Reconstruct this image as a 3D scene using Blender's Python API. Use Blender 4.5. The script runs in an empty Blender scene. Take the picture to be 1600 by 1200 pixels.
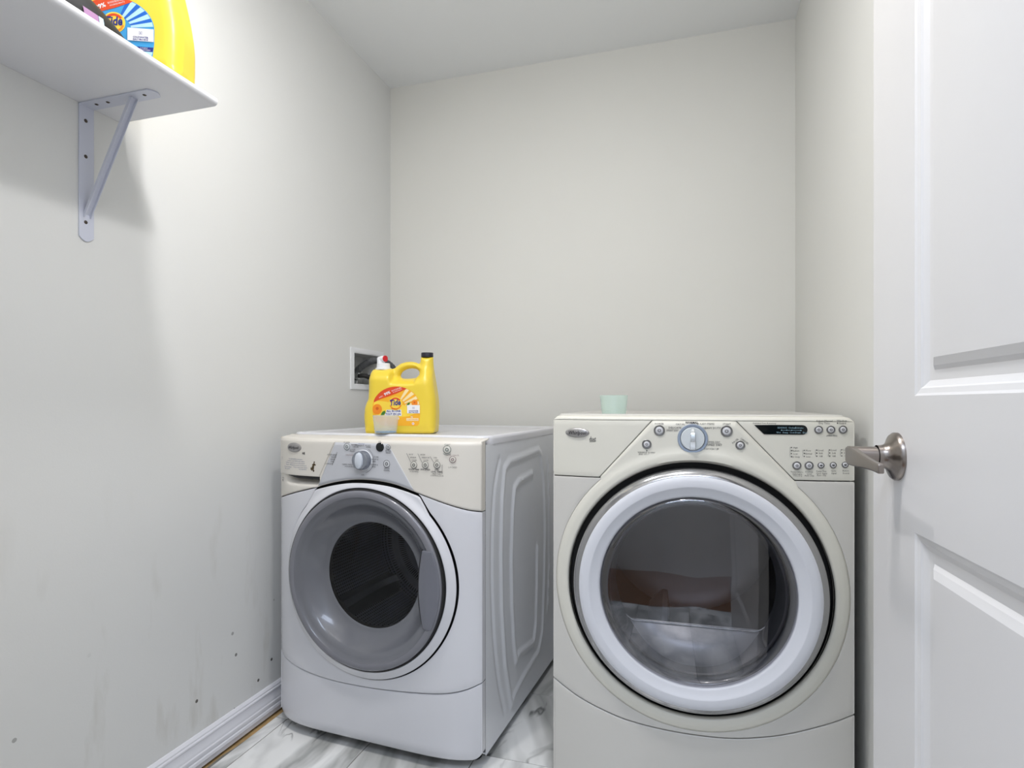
import bpy, bmesh, math, random
from mathutils import Vector, Matrix
R = math.radians
C = bpy.context.scene.collection
sc = bpy.context.scene

# ------------------------------------------------------------ camera, world, lights, exposure
YAW = 16.66
cd = bpy.data.cameras.new('camera'); cam = bpy.data.objects.new('camera', cd); C.objects.link(cam)
cam.location = (0, 0, 1.0); cam.rotation_euler = (R(90), 0, R(YAW))
cd.sensor_width = 36; cd.lens = 909 / 1600 * 36; cd.shift_y = 30 / 1600; cd.clip_start = 0.02
sc.camera = cam
w = bpy.data.worlds.new('world'); sc.world = w; w.use_nodes = True
w.node_tree.nodes['Background'].inputs[0].default_value = (0.75, 0.85, 1.0, 1)
w.node_tree.nodes['Background'].inputs[1].default_value = 0.3
sc.view_settings.view_transform = 'Standard'; sc.view_settings.look = 'None'
sc.view_settings.exposure = -0.98; sc.view_settings.gamma = 1; sc.view_settings.use_curve_mapping = False
LAMPS = [(-0.20, 0.80), (-0.75, 0.92)]
# each fixture throws a broad downward pool; the one near the door also has an added point light to brighten the ceiling
for (x, y), kind, watts in ((LAMPS[0], 'AREA', 13), (LAMPS[0], 'POINT', 16), (LAMPS[1], 'AREA', 17)):
    l = bpy.data.lights.new('lamp_light', kind); l.energy = watts; l.color = (1.0, 0.978, 0.965)
    if kind == 'POINT': l.shadow_soft_size = 0.04
    else: l.shape = 'DISK'; l.size = 0.10
    o = bpy.data.objects.new('lamp_light', l); C.objects.link(o); o.location = (x, y, 2.325 if kind == 'POINT' else 2.375)
for (x, y, sx, sy, p, col) in [(-0.1, -0.42, 1.5, 0.5, 54, (0.71, 0.81, 1.0))]:
    l = bpy.data.lights.new('hall_fill', 'AREA'); l.shape = 'RECTANGLE'; l.size = sx; l.size_y = sy; l.energy = p; l.color = col  # unseen cool fill added over the hallway to brighten the room
    o = bpy.data.objects.new('hall_fill', l); C.objects.link(o); o.location = (x, y, 2.40)

# ------------------------------------------------------------ materials
def srgb(r, g, b):
    f = lambda c: (c / 255 / 12.92) if c / 255 <= 0.04045 else ((c / 255 + 0.055) / 1.055) ** 2.4
    return (f(r), f(g), f(b), 1)
def mat(name, col, rough=0.5, metal=0.0, spec=0.5, var=0.0, scale=8, coat=0.0, bump=0.0, bscale=200):
    m = bpy.data.materials.new(name); m.use_nodes = True
    nt = m.node_tree; b = nt.nodes['Principled BSDF']
    b.inputs['Base Color'].default_value = col; b.inputs['Roughness'].default_value = rough
    b.inputs['Metallic'].default_value = metal; b.inputs['Specular IOR Level'].default_value = spec
    b.inputs['Coat Weight'].default_value = coat
    if var or bump:
        tc = nt.nodes.new('ShaderNodeTexCoord')
    if var:
        n = nt.nodes.new('ShaderNodeTexNoise'); n.inputs['Scale'].default_value = scale; n.inputs['Detail'].default_value = 4
        r = nt.nodes.new('ShaderNodeValToRGB')
        r.color_ramp.elements[0].position = 0.3; r.color_ramp.elements[1].position = 0.7
        r.color_ramp.elements[0].color = tuple(c * (1 - var) for c in col[:3]) + (1,)
        r.color_ramp.elements[1].color = tuple(min(1, c * (1 + var)) for c in col[:3]) + (1,)
        nt.links.new(tc.outputs['Object'], n.inputs['Vector']); nt.links.new(n.outputs['Fac'], r.inputs['Fac'])
        nt.links.new(r.outputs['Color'], b.inputs['Base Color'])
    if bump:
        n2 = nt.nodes.new('ShaderNodeTexNoise'); n2.inputs['Scale'].default_value = bscale
        bp = nt.nodes.new('ShaderNodeBump'); bp.inputs['Strength'].default_value = bump; bp.inputs['Distance'].default_value = 0.001
        nt.links.new(tc.outputs['Object'], n2.inputs['Vector']); nt.links.new(n2.outputs['Fac'], bp.inputs['Height'])
        nt.links.new(bp.outputs['Normal'], b.inputs['Normal'])
    return m
def glassy(name, tint, alpha, rough=0.05, gloss=(0.9, 0.9, 0.9, 1), fres=1.5, base=0.06, diff=None, dfac=0.0):
    m = bpy.data.materials.new(name); m.use_nodes = True; nt = m.node_tree
    for n in list(nt.nodes): nt.nodes.remove(n)
    out = nt.nodes.new('ShaderNodeOutputMaterial')
    tr = nt.nodes.new('ShaderNodeBsdfTransparent'); tr.inputs[0].default_value = tint
    gl = nt.nodes.new('ShaderNodeBsdfGlossy'); gl.inputs['Roughness'].default_value = rough; gl.inputs[0].default_value = gloss
    first = tr.outputs[0]
    if diff:
        d1 = nt.nodes.new('ShaderNodeBsdfDiffuse'); d1.inputs[0].default_value = diff
        d2 = nt.nodes.new('ShaderNodeBsdfTranslucent'); d2.inputs[0].default_value = diff
        df = nt.nodes.new('ShaderNodeMixShader'); df.inputs[0].default_value = 0.5
        nt.links.new(d1.outputs[0], df.inputs[1]); nt.links.new(d2.outputs[0], df.inputs[2])
        mx0 = nt.nodes.new('ShaderNodeMixShader'); mx0.inputs[0].default_value = dfac
        nt.links.new(tr.outputs[0], mx0.inputs[1]); nt.links.new(df.outputs[0], mx0.inputs[2]); first = mx0.outputs[0]
    lw = nt.nodes.new('ShaderNodeLayerWeight'); lw.inputs['Blend'].default_value = 0.5
    pw = nt.nodes.new('ShaderNodeMath'); pw.operation = 'POWER'; pw.inputs[1].default_value = 4.5; nt.links.new(lw.outputs['Facing'], pw.inputs[0])
    fr = nt.nodes.new('ShaderNodeMath'); fr.operation = 'MULTIPLY_ADD'; fr.inputs[1].default_value = 0.75; fr.inputs[2].default_value = ((fres - 1) / (fres + 1)) ** 2
    nt.links.new(pw.outputs[0], fr.inputs[0])
    ad = nt.nodes.new('ShaderNodeMath'); ad.operation = 'ADD'; ad.inputs[1].default_value = base; ad.use_clamp = True
    nt.links.new(fr.outputs[0], ad.inputs[0])
    mx = nt.nodes.new('ShaderNodeMixShader')
    nt.links.new(ad.outputs[0], mx.inputs[0]); nt.links.new(first, mx.inputs[1]); nt.links.new(gl.outputs[0], mx.inputs[2])
    nt.links.new(mx.outputs[0], out.inputs[0])
    return m

def wall_mat(name, col, specks=False):
    m = mat(name, col, 0.55, spec=0.3, var=0.012, scale=1.5, bump=0.12, bscale=260)
    if specks:
        nt = m.node_tree; b = nt.nodes['Principled BSDF']
        src = b.inputs['Base Color'].links[0].from_socket
        tc = nt.nodes.new('ShaderNodeNewGeometry')
        sep = nt.nodes.new('ShaderNodeSeparateXYZ'); nt.links.new(tc.outputs['Position'], sep.inputs[0])
        v = nt.nodes.new('ShaderNodeTexVoronoi'); v.inputs['Scale'].default_value = 15; v.inputs['Randomness'].default_value = 1
        nt.links.new(tc.outputs['Position'], v.inputs['Vector'])
        lt = nt.nodes.new('ShaderNodeMath'); lt.operation = 'LESS_THAN'; lt.inputs[1].default_value = 0.075
        nt.links.new(v.outputs['Distance'], lt.inputs[0])
        zz = nt.nodes.new('ShaderNodeMapRange'); zz.inputs[1].default_value = 0.45; zz.inputs[2].default_value = 0.2
        zz.inputs[3].default_value = 0.0; zz.inputs[4].default_value = 0.9; nt.links.new(sep.outputs[2], zz.inputs[0])
        mu = nt.nodes.new('ShaderNodeMath'); mu.operation = 'MULTIPLY'
        nt.links.new(lt.outputs[0], mu.inputs[0]); nt.links.new(zz.outputs[0], mu.inputs[1])
        mx = nt.nodes.new('ShaderNodeMixRGB'); mx.inputs[2].default_value = srgb(60, 55, 50)
        nt.links.new(mu.outputs[0], mx.inputs[0]); nt.links.new(src, mx.inputs[1])
        # faint brown scuffs, tall and narrow, in the lower half
        mp = nt.nodes.new('ShaderNodeMapping'); mp.inputs['Scale'].default_value = (1, 9, 2.2)
        n = nt.nodes.new('ShaderNodeTexNoise'); n.inputs['Scale'].default_value = 1.6; n.inputs['Detail'].default_value = 6
        nt.links.new(tc.outputs['Position'], mp.inputs[0]); nt.links.new(mp.outputs[0], n.inputs['Vector'])
        r = nt.nodes.new('ShaderNodeMapRange'); r.inputs[1].default_value = 0.60; r.inputs[2].default_value = 0.78; r.inputs[4].default_value = 0.35
        nt.links.new(n.outputs['Fac'], r.inputs[0])
        z2 = nt.nodes.new('ShaderNodeMapRange'); z2.inputs[1].default_value = 0.9; z2.inputs[2].default_value = 0.2; nt.links.new(sep.outputs[2], z2.inputs[0])
        m2 = nt.nodes.new('ShaderNodeMath'); m2.operation = 'MULTIPLY'
        nt.links.new(r.outputs[0], m2.inputs[0]); nt.links.new(z2.outputs[0], m2.inputs[1])
        mx2 = nt.nodes.new('ShaderNodeMixRGB'); mx2.inputs[2].default_value = srgb(150, 142, 120)
        nt.links.new(m2.outputs[0], mx2.inputs[0]); nt.links.new(mx.outputs[0], mx2.inputs[1])
        nt.links.new(mx2.outputs[0], b.inputs['Base Color'])
    return m
def marble_mat():
    m = bpy.data.materials.new('marble_tile'); m.use_nodes = True; nt = m.node_tree; b = nt.nodes['Principled BSDF']
    b.inputs['Roughness'].default_value = 0.22
    g = nt.nodes.new('ShaderNodeNewGeometry'); oi = nt.nodes.new('ShaderNodeObjectInfo')
    sc_ = nt.nodes.new('ShaderNodeVectorMath'); sc_.operation = 'SCALE'; sc_.inputs['Scale'].default_value = 7.0
    cb = nt.nodes.new('ShaderNodeCombineXYZ')
    nt.links.new(oi.outputs['Random'], cb.inputs[0]); nt.links.new(oi.outputs['Random'], cb.inputs[2])
    nt.links.new(cb.outputs[0], sc_.inputs[0])
    ad = nt.nodes.new('ShaderNodeVectorMath'); ad.operation = 'ADD'
    nt.links.new(g.outputs['Position'], ad.inputs[0]); nt.links.new(sc_.outputs[0], ad.inputs[1])
    def vein(scale, width, seed):
        n = nt.nodes.new('ShaderNodeTexNoise'); n.inputs['Scale'].default_value = scale; n.inputs['Detail'].default_value = 4.5; n.inputs['Roughness'].default_value = 0.58
        n.inputs['Distortion'].default_value = 0.7
        mp = nt.nodes.new('ShaderNodeMapping'); mp.inputs['Location'].default_value = (seed, seed, 0); mp.inputs['Rotation'].default_value = (0, 0, 0.7)
        mp.inputs['Scale'].default_value = (1.6, 0.6, 1)
        nt.links.new(ad.outputs[0], mp.inputs[0]); nt.links.new(mp.outputs[0], n.inputs['Vector'])
        s = nt.nodes.new('ShaderNodeMath'); s.operation = 'SUBTRACT'; s.inputs[1].default_value = 0.5
        a = nt.nodes.new('ShaderNodeMath'); a.operation = 'ABSOLUTE'
        r = nt.nodes.new('ShaderNodeMapRange'); r.inputs[1].default_value = 0.0; r.inputs[2].default_value = width
        r.inputs[3].default_value = 1; r.inputs[4].default_value = 0
        nt.links.new(n.outputs['Fac'], s.inputs[0]); nt.links.new(s.outputs[0], a.inputs[0]); nt.links.new(a.outputs[0], r.inputs[0])
        return r.outputs[0]
    def mix(prev, fac, col, k):
        mu = nt.nodes.new('ShaderNodeMath'); mu.operation = 'MULTIPLY'; mu.inputs[1].default_value = k; nt.links.new(fac, mu.inputs[0])
        mx = nt.nodes.new('ShaderNodeMixRGB'); mx.inputs[2].default_value = col
        nt.links.new(mu.outputs[0], mx.inputs[0])
        if isinstance(prev, tuple): mx.inputs[1].default_value = prev
        else: nt.links.new(prev, mx.inputs[1])
        return mx.outputs[0]
    c = mix(srgb(241, 242, 241), vein(1.5, 0.10, 3.1), srgb(140, 142, 140), 0.8)
    msk = nt.nodes.new('ShaderNodeTexNoise'); msk.inputs['Scale'].default_value = 4; nt.links.new(ad.outputs[0], msk.inputs['Vector'])
    mr = nt.nodes.new('ShaderNodeMapRange'); mr.inputs[1].default_value = 0.48; mr.inputs[2].default_value = 0.66; nt.links.new(msk.outputs['Fac'], mr.inputs[0])
    mm = nt.nodes.new('ShaderNodeMath'); mm.operation = 'MULTIPLY'; nt.links.new(mr.outputs[0], mm.inputs[0]); nt.links.new(vein(1.9, 0.010, 9.2), mm.inputs[1])
    c = mix(c, mm.outputs[0], srgb(70, 74, 72), 0.8)
    nt.links.new(c, b.inputs['Base Color'])
    return m
def perforated():
    m = mat('perforated_steel', srgb(95, 97, 102), 0.3, 0.85)
    nt = m.node_tree; b = nt.nodes['Principled BSDF']
    tc = nt.nodes.new('ShaderNodeTexCoord'); s = nt.nodes.new('ShaderNodeSeparateXYZ'); nt.links.new(tc.outputs['Object'], s.inputs[0])
    def M(op, a, bb=None, clamp=False):
        n = nt.nodes.new('ShaderNodeMath'); n.operation = op
        for i, x in enumerate((a, bb)):
            if x is None: continue
            if isinstance(x, (int, float)): n.inputs[i].default_value = x
            else: nt.links.new(x, n.inputs[i])
        return n.outputs[0]
    zc = M('SUBTRACT', s.outputs[2], 0.502)
    u = M('MULTIPLY', M('ARCTAN2', s.outputs[0], zc), 24.0); v = M('MULTIPLY', s.outputs[1], 100.0)
    fu = M('SUBTRACT', M('FRACT', u), 0.5); fv = M('SUBTRACT', M('FRACT', v), 0.5)
    d = M('ADD', M('MULTIPLY', fu, fu), M('MULTIPLY', fv, fv))
    hole = M('LESS_THAN', d, 0.075)
    mx = nt.nodes.new('ShaderNodeMixRGB'); mx.inputs[1].default_value = srgb(150, 152, 158); mx.inputs[2].default_value = srgb(8, 8, 9)
    nt.links.new(hole, mx.inputs[0]); nt.links.new(mx.outputs[0], b.inputs['Base Color'])
    return m
def wood_mat():
    m = mat('hall_wood', srgb(120, 84, 58), 0.35)
    nt = m.node_tree; b = nt.nodes['Principled BSDF']
    tc = nt.nodes.new('ShaderNodeNewGeometry'); mp = nt.nodes.new('ShaderNodeMapping'); mp.inputs['Scale'].default_value = (2, 22, 1)
    n = nt.nodes.new('ShaderNodeTexNoise'); n.inputs['Scale'].default_value = 2; n.inputs['Detail'].default_value = 5
    r = nt.nodes.new('ShaderNodeValToRGB'); r.color_ramp.elements[0].color = srgb(92, 62, 42); r.color_ramp.elements[1].color = srgb(150, 108, 76)
    nt.links.new(tc.outputs['Position'], mp.inputs[0]); nt.links.new(mp.outputs[0], n.inputs['Vector'])
    nt.links.new(n.outputs['Fac'], r.inputs[0]); nt.links.new(r.outputs[0], b.inputs['Base Color'])
    return m

WALL = wall_mat('wall_paint', srgb(224, 224, 220)); WALL_L = wall_mat('wall_paint_scuffed', srgb(223, 224, 223), True)
CEIL = mat('ceiling_paint', srgb(240, 242, 243), 0.8, spec=0.2)
TRIM = mat('trim_gloss', srgb(232, 233, 240), 0.32, var=0.006)
DOORP = mat('door_paint', srgb(223, 222, 222), 0.38, var=0.006)
GROUT = mat('grout', srgb(120, 118, 112), 0.9, var=0.1, scale=30)
SUBFL = mat('bare_subfloor', srgb(186, 156, 108), 0.9, var=0.25, scale=25)
MARB = marble_mat(); WOOD = wood_mat()
ENAM = mat('washer_enamel', srgb(218, 219, 225), 0.25, var=0.008, scale=3, coat=0.3)
SIDE = mat('washer_side_enamel', srgb(236, 239, 245), 0.28, var=0.01, coat=0.3)
CREAM = mat('washer_cream_plastic', srgb(223, 219, 211), 0.35, var=0.015, scale=5)
GREYP = mat('washer_grey_panel', srgb(196, 198, 204), 0.38, var=0.02, scale=6)
DENAM = mat('dryer_enamel', srgb(206, 204, 199), 0.28, var=0.006, coat=0.25)
DCREAM = mat('dryer_cream_plastic', srgb(218, 216, 206), 0.38, var=0.012, scale=4)
DRING = mat('dryer_door_white', srgb(214, 216, 223), 0.42, coat=0.0)
CONE = mat('grey_door_plastic', srgb(108, 110, 117), 0.22, var=0.05, scale=5, coat=0.4)
CONE2 = mat('grey_rim_plastic', srgb(122, 123, 131), 0.22, coat=0.4)
HANDLEP = mat('grey_handle_plastic', srgb(112, 114, 124), 0.25, coat=0.3)
BLACK = mat('black_rubber_and_shade', srgb(18, 18, 19), 0.6)  # rubber parts, and the darkness put into the washer door gaps
DARK = mat('slot_shade_dark', srgb(38, 38, 40), 0.5)  # painted shade for the slot under the drawer
SILVER = mat('silver_trim', srgb(168, 168, 170), 0.16, 0.85)
NICKEL = mat('brushed_nickel', srgb(150, 142, 136), 0.27, 1.0, bump=0.05)
CHROME = mat('chrome', srgb(215, 218, 222), 0.12, 1.0)
BADGE = mat('badge_silver', srgb(170, 168, 168), 0.3, 0.7)
INK = mat('dark_print', srgb(50, 50, 54), 0.6)
INKG = mat('grey_print', srgb(70, 90, 88), 0.6)
INKB = mat('blue_print', srgb(78, 92, 140), 0.6)
INKR = mat('maroon_print', srgb(120, 84, 92), 0.6)
LCD = mat('display_black', srgb(8, 16, 20), 0.12)
LCDT = mat('display_print', srgb(150, 185, 200), 0.5)
PERF = perforated()
STEEL = mat('drum_steel', srgb(120, 122, 126), 0.28, 0.8, var=0.06)
GLW = glassy('washer_window', (0.88, 0.88, 0.9, 1), 1, base=0.01, fres=1.4, gloss=(0.5, 0.5, 0.5, 1))
GLD = glassy('dryer_window', (0.74, 0.73, 0.75, 1), 1, rough=0.02, base=0.10, fres=1.5, gloss=(0.85, 0.84, 0.86, 1))
LINT = mat('lint_cover_grey', srgb(146, 150, 156), 0.3, 0.25)
BEZEL = mat('smoked_bezel', srgb(58, 60, 66), 0.15, coat=0.5)
SMOKE = mat('smoked_wall', srgb(88, 92, 98), 0.2, coat=0.5)
YEL = mat('yellow_jug_plastic', srgb(236, 208, 66), 0.32, var=0.015, scale=6)
NAVYCAP = mat('dark_cap', srgb(26, 24, 40), 0.35)
WHITEP = mat('white_plastic', srgb(232, 234, 238), 0.35)
REDP = mat('red_button', srgb(205, 24, 38), 0.35)
BRACK = mat('bracket_white', srgb(205, 209, 224), 0.32)
SHELF = mat('shelf_white', srgb(226, 227, 232), 0.35)
SCREW = mat('screw_hole', srgb(70, 62, 55), 0.5, 0.4)
BLUEL = mat('blue_liquid', srgb(60, 150, 205), 0.3)
CUPW = glassy('frosted_cup', (0.97, 0.98, 0.98, 1), 1, 0.2, base=0.02, diff=(0.93, 0.95, 0.95, 1), dfac=0.22)
CUPG = glassy('green_frosted_cup', (0.95, 0.985, 0.97, 1), 1, 0.2, base=0.02, diff=(0.84, 0.95, 0.91, 1), dfac=0.42)
POUCH = mat('black_pouch_film', srgb(12, 13, 17), 0.45, spec=0.3, var=0.2, scale=20)
HOSE = mat('dark_grey_hose', srgb(78, 80, 84), 0.45)
BOXG = mat('outlet_box_grey', srgb(196, 197, 196), 0.6)
RUST = mat('rusty_chip', srgb(82, 66, 40), 0.8, var=0.5, scale=120)

# ------------------------------------------------------------ helpers
def tag(o, label=None, cat=None, group=None, kind=None):
    if label: o['label'] = label
    if cat: o['category'] = cat
    if group: o['group'] = group
    if kind: o['kind'] = kind
    return o
def empty(name, loc, rz=0, **k):
    o = bpy.data.objects.new(name, None); C.objects.link(o); o.empty_display_size = 0.1
    o.location = loc; o.rotation_euler = (0, 0, rz); return tag(o, **k)
class MB:
    def __init__(s): s.v = []; s.f = []; s.m = []
    def add(s, v, f, mi=0):
        b = len(s.v); s.v += [tuple(p) for p in v]
        for q in f: s.f.append([b + i for i in q]); s.m.append(mi)
        return s
    def box(s, x0, x1, y0, y1, z0, z1, mi=0):
        v = [(x, y, z) for x in (x0, x1) for y in (y0, y1) for z in (z0, z1)]
        return s.add(v, [(0, 1, 3, 2), (4, 6, 7, 5), (0, 4, 5, 1), (2, 3, 7, 6), (0, 2, 6, 4), (1, 5, 7, 3)], mi)
    def tube(s, pts, r, n=10, mi=0, caps=True):
        pts = [Vector(p) for p in pts]; rr = r if isinstance(r, (list, tuple)) else [r] * len(pts)
        rings = []; up = Vector((0, 0, 1)); prev = None
        for i, p in enumerate(pts):
            d = (pts[min(i + 1, len(pts) - 1)] - pts[max(i - 1, 0)]).normalized()
            if prev is None:
                a = d.cross(up) if abs(d.dot(up)) < 0.95 else d.cross(Vector((1, 0, 0)))
                a.normalize()
            else:
                a = (prev - d * prev.dot(d)).normalized()
            prev = a; b = d.cross(a)
            rings.append([p + (a * math.cos(t) + b * math.sin(t)) * rr[i] for t in [2 * math.pi * k / n for k in range(n)]])
        v = [q for r_ in rings for q in r_]; f = []
        for i in range(len(pts) - 1):
            for k in range(n):
                f.append((i * n + k, i * n + (k + 1) % n, (i + 1) * n + (k + 1) % n, (i + 1) * n + k))
        if caps: f.append(tuple(range(n))[::-1]); f.append(tuple((len(pts) - 1) * n + k for k in range(n)))
        return s.add(v, f, mi)
    def lathe(s, prof, c=(0, 0, 0), n=96, axis='y', mi=0, sx=1.0):
        # prof: (radius, height along axis)
        v = []; f = []
        for (r, h) in prof:
            for k in range(n):
                t = 2 * math.pi * k / n; a, b = r * math.cos(t) * sx, r * math.sin(t)
                v.append((c[0] + a, c[1] + h, c[2] + b) if axis == 'y' else ((c[0] + a, c[1] + b, c[2] + h) if axis == 'z' else (c[0] + h, c[1] + a, c[2] + b)))
        for i in range(len(prof) - 1):
            for k in range(n):
                f.append((i * n + k, i * n + (k + 1) % n, (i + 1) * n + (k + 1) % n, (i + 1) * n + k))
        if prof[0][0] > 0 and prof[0][0] < 1e-3 or prof[-1][0] < 1e-3: pass
        return s.add(v, f, mi)
    def build(s, name, mats, parent=None, ang=40, solid=0, bevel=0, bseg=2, recalc=True, loc=None, rot=None, fronty=False, flat=False, blim=40):
        me = bpy.data.meshes.new(name); me.from_pydata(s.v, [], s.f)
        if not isinstance(mats, (list, tuple)): mats = [mats]
        for m in mats: me.materials.append(m)
        me.polygons.foreach_set('material_index', s.m)
        bm = bmesh.new(); bm.from_mesh(me)
        bmesh.ops.remove_doubles(bm, verts=bm.verts, dist=1e-6)
        if fronty:
            bm.normal_update()
            for f in bm.faces:
                if f.normal.y > 0: f.normal_flip()
        elif recalc: bmesh.ops.recalc_face_normals(bm, faces=bm.faces)
        bm.to_mesh(me); bm.free()
        if not flat:
            me.polygons.foreach_set('use_smooth', [True] * len(me.polygons))
            me.set_sharp_from_angle(angle=R(ang))
        o = bpy.data.objects.new(name, me); C.objects.link(o); o.parent = parent
        if loc: o.location = loc
        if rot: o.rotation_euler = rot
        if solid:
            md = o.modifiers.new('solid', 'SOLIDIFY'); md.thickness = solid; md.offset = -1
        if bevel:
            md = o.modifiers.new('bevel', 'BEVEL'); md.width = bevel; md.segments = bseg; md.limit_method = 'ANGLE'; md.angle_limit = R(blim); md.harden_normals = False
        return o
def smooth(a, b, x):
    t = max(0, min(1, (x - a) / (b - a))); return t * t * (3 - 2 * t)
def interp(tab, x):
    if x <= tab[0][0]: return tab[0][1]
    for (a, b), (c, d) in zip(tab, tab[1:]):
        if x <= c: return b + (d - b) * (x - a) / (c - a)
    return tab[-1][1]
def cinterp(tab, x):   # smooth (Catmull-Rom) interpolation of a table
    n = len(tab)
    if x <= tab[0][0]: return tab[0][1]
    if x >= tab[-1][0]: return tab[-1][1]
    for i in range(n - 1):
        if x <= tab[i + 1][0]:
            x0, y0 = tab[i]; x1, y1 = tab[i + 1]; h = x1 - x0; t = (x - x0) / h
            m0 = (y1 - tab[i - 1][1]) / (x1 - tab[i - 1][0]) if i > 0 else (y1 - y0) / h
            m1 = (tab[i + 2][1] - y0) / (tab[i + 2][0] - x0) if i < n - 2 else (y1 - y0) / h
            return (2*t**3-3*t**2+1)*y0 + (t**3-2*t**2+t)*h*m0 + (-2*t**3+3*t**2)*y1 + (t**3-t**2)*h*m1
def ruled(A, B, nt, Y, closed=False, minw=0.0015, ts=None):
    """surface between plane curves A and B, (x,z) point lists of equal length, lifted by Y(x,z)"""
    m = MB(); n = len(A); ts = ts or [k / nt for k in range(nt + 1)]; nt = len(ts) - 1
    v = []
    for i in range(n):
        for t in ts:
            x = A[i][0] + (B[i][0] - A[i][0]) * t; z = A[i][1] + (B[i][1] - A[i][1]) * t
            v.append((x, Y(x, z), z))
    f = []; wd = [math.hypot(A[i][0] - B[i][0], A[i][1] - B[i][1]) for i in range(n)]
    for i in range(n if closed else n - 1):
        j = (i + 1) % n
        if wd[i] < minw and wd[j] < minw: continue
        for k in range(nt):
            f.append((i * (nt + 1) + k, j * (nt + 1) + k, j * (nt + 1) + k + 1, i * (nt + 1) + k + 1))
    return m.add(v, f)
def rayhit(c, th, inside, rmax=0.8):
    lo, hi = 0.0, rmax; dx, dz = math.cos(th), math.sin(th)
    for _ in range(40):
        md = (lo + hi) / 2
        if inside(c[0] + dx * md, c[1] + dz * md): lo = md
        else: hi = md
    return (c[0] + dx * lo, c[1] + dz * lo)
_tc = {}
def text_geo(s, bold=0.0, shear=0.0, res=1):
    key = (s, bold, shear, res)
    if key not in _tc:
        cu = bpy.data.curves.new('t', 'FONT'); cu.body = s; cu.size = 1; cu.resolution_u = res; cu.align_x = 'CENTER'; cu.align_y = 'CENTER'
        cu.offset = bold; cu.shear = shear
        ob = bpy.data.objects.new('t', cu); C.objects.link(ob)
        bpy.context.view_layer.update()
        dg = bpy.context.evaluated_depsgraph_get()
        me = bpy.data.meshes.new_from_object(ob.evaluated_get(dg))
        _tc[key] = ([tuple(v.co) for v in me.vertices], [tuple(p.vertices) for p in me.polygons])
        bpy.data.objects.remove(ob); bpy.data.meshes.remove(me); bpy.data.curves.remove(cu)
    return _tc[key]
def put_text(m, s, x, z, h, Y, mi=0, rot=0, bold=0.0, shear=0.0, wid=None, res=1):
    """flat lettering, capital height about h, centred on (x,z) of a front surface y=Y(x,z)"""
    v, f = text_geo(s, bold, shear, res); k = h / 0.7; kx = k
    if wid:
        w_ = max(p[0] for p in v) - min(p[0] for p in v); kx = wid / w_
    c, s_ = math.cos(rot), math.sin(rot); out = []
    for p in v:
        a, b = p[0] * kx, p[1] * k
        X, Z = x + a * c - b * s_, z + a * s_ + b * c
        out.append((X, Y(X, Z), Z))
    m.add(out, f, mi)
def ring2d(m, x, z, r0, r1, Y, mi=0, n=28, a0=0, a1=2 * math.pi):
    v = []; f = []
    for k in range(n + 1):
        t = a0 + (a1 - a0) * k / n
        for r in (r0, r1):
            X, Z = x + r * math.cos(t), z + r * math.sin(t); v.append((X, Y(X, Z), Z))
    for k in range(n): f.append((2 * k, 2 * k + 1, 2 * k + 3, 2 * k + 2))
    m.add(v, f, mi)
def poly2d(m, pts, Y, mi=0):
    m.add([(x, Y(x, z), z) for x, z in pts], [tuple(range(len(pts)))], mi)
def line2d(m, x0, z0, x1, z1, w_, Y, mi=0):
    L = math.hypot(x1 - x0, z1 - z0); nx, nz = -(z1 - z0) / L * w_ / 2, (x1 - x0) / L * w_ / 2
    poly2d(m, [(x0 + nx, z0 + nz), (x1 + nx, z1 + nz), (x1 - nx, z1 - nz), (x0 - nx, z0 - nz)], Y, mi)

# ------------------------------------------------------------ the room
XL, XR, YB, YF, ZC = -1.290, 0.390, 2.379, 0.24, 2.432
HX0, HX1, HY0 = -1.7, 1.6, -0.95       # hallway behind the camera
def structure(name, m, mats, label, cat, **k):
    return tag(m.build(name, mats, **k), label, cat, kind='structure')
# outlet box hole in the left wall
OY0, OY1, OZ0, OZ1 = 2.072, 2.285, 1.078, 1.205
m = MB()
for (a, b, c, d) in [(YF, OY0, 0, ZC), (OY1, YB + 0.1, 0, ZC), (OY0, OY1, 0, OZ0), (OY0, OY1, OZ1, ZC)]:
    m.box(XL - 0.12, XL, a, b, c, d)
structure('wall_left', m, WALL_L, 'scuffed off-white left wall with shelf and outlet box', 'wall')
structure('wall_back', MB().box(XL - 0.12, XR + 0.12, YB, YB + 0.1, 0, ZC), WALL, 'plain off-white back wall behind the two machines', 'wall')
structure('wall_right', MB().box(XR, XR + 0.12, YF, YB, 0, ZC), WALL, 'off-white right wall behind the open door', 'wall')
m = MB(); DX0, DX1 = -0.49, 0.345
m.box(XL - 0.12, DX0, 0.12, YF, 0, ZC); m.box(DX1, XR + 0.12, 0.12, YF, 0, ZC); m.box(DX0, DX1, 0.12, YF, 2.07, ZC)
m.box(HX0, XL - 0.12, 0.12, YF, 0, ZC); m.box(XR + 0.12, HX1, 0.12, YF, 0, ZC)
structure('wall_front', m, WALL, 'off-white wall with the doorway beside the camera', 'wall')
m = MB(); m.box(HX0, HX1, HY0 - 0.1, HY0, 0, ZC); m.box(HX0 - 0.1, HX0, HY0, YF, 0, ZC); m.box(HX1, HX1 + 0.1, HY0, YF, 0, ZC)
structure('wall_hallway', m, WALL, 'off-white hallway walls behind the camera', 'wall')
structure('ceiling', MB().box(HX0 - 0.1, HX1 + 0.1, HY0 - 0.1, YB + 0.1, ZC, ZC + 0.1), CEIL, 'plain white ceiling', 'ceiling')
# floor: bare base, grout bed, tiles
fl = empty('floor', (0, 0, 0), label='white and grey marbled tile floor', cat='floor', kind='structure')
MB().box(XL - 0.02, XR + 0.02, -0.05, YB + 0.02, -0.06, -0.0082).build('subfloor', SUBFL, fl)
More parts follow.
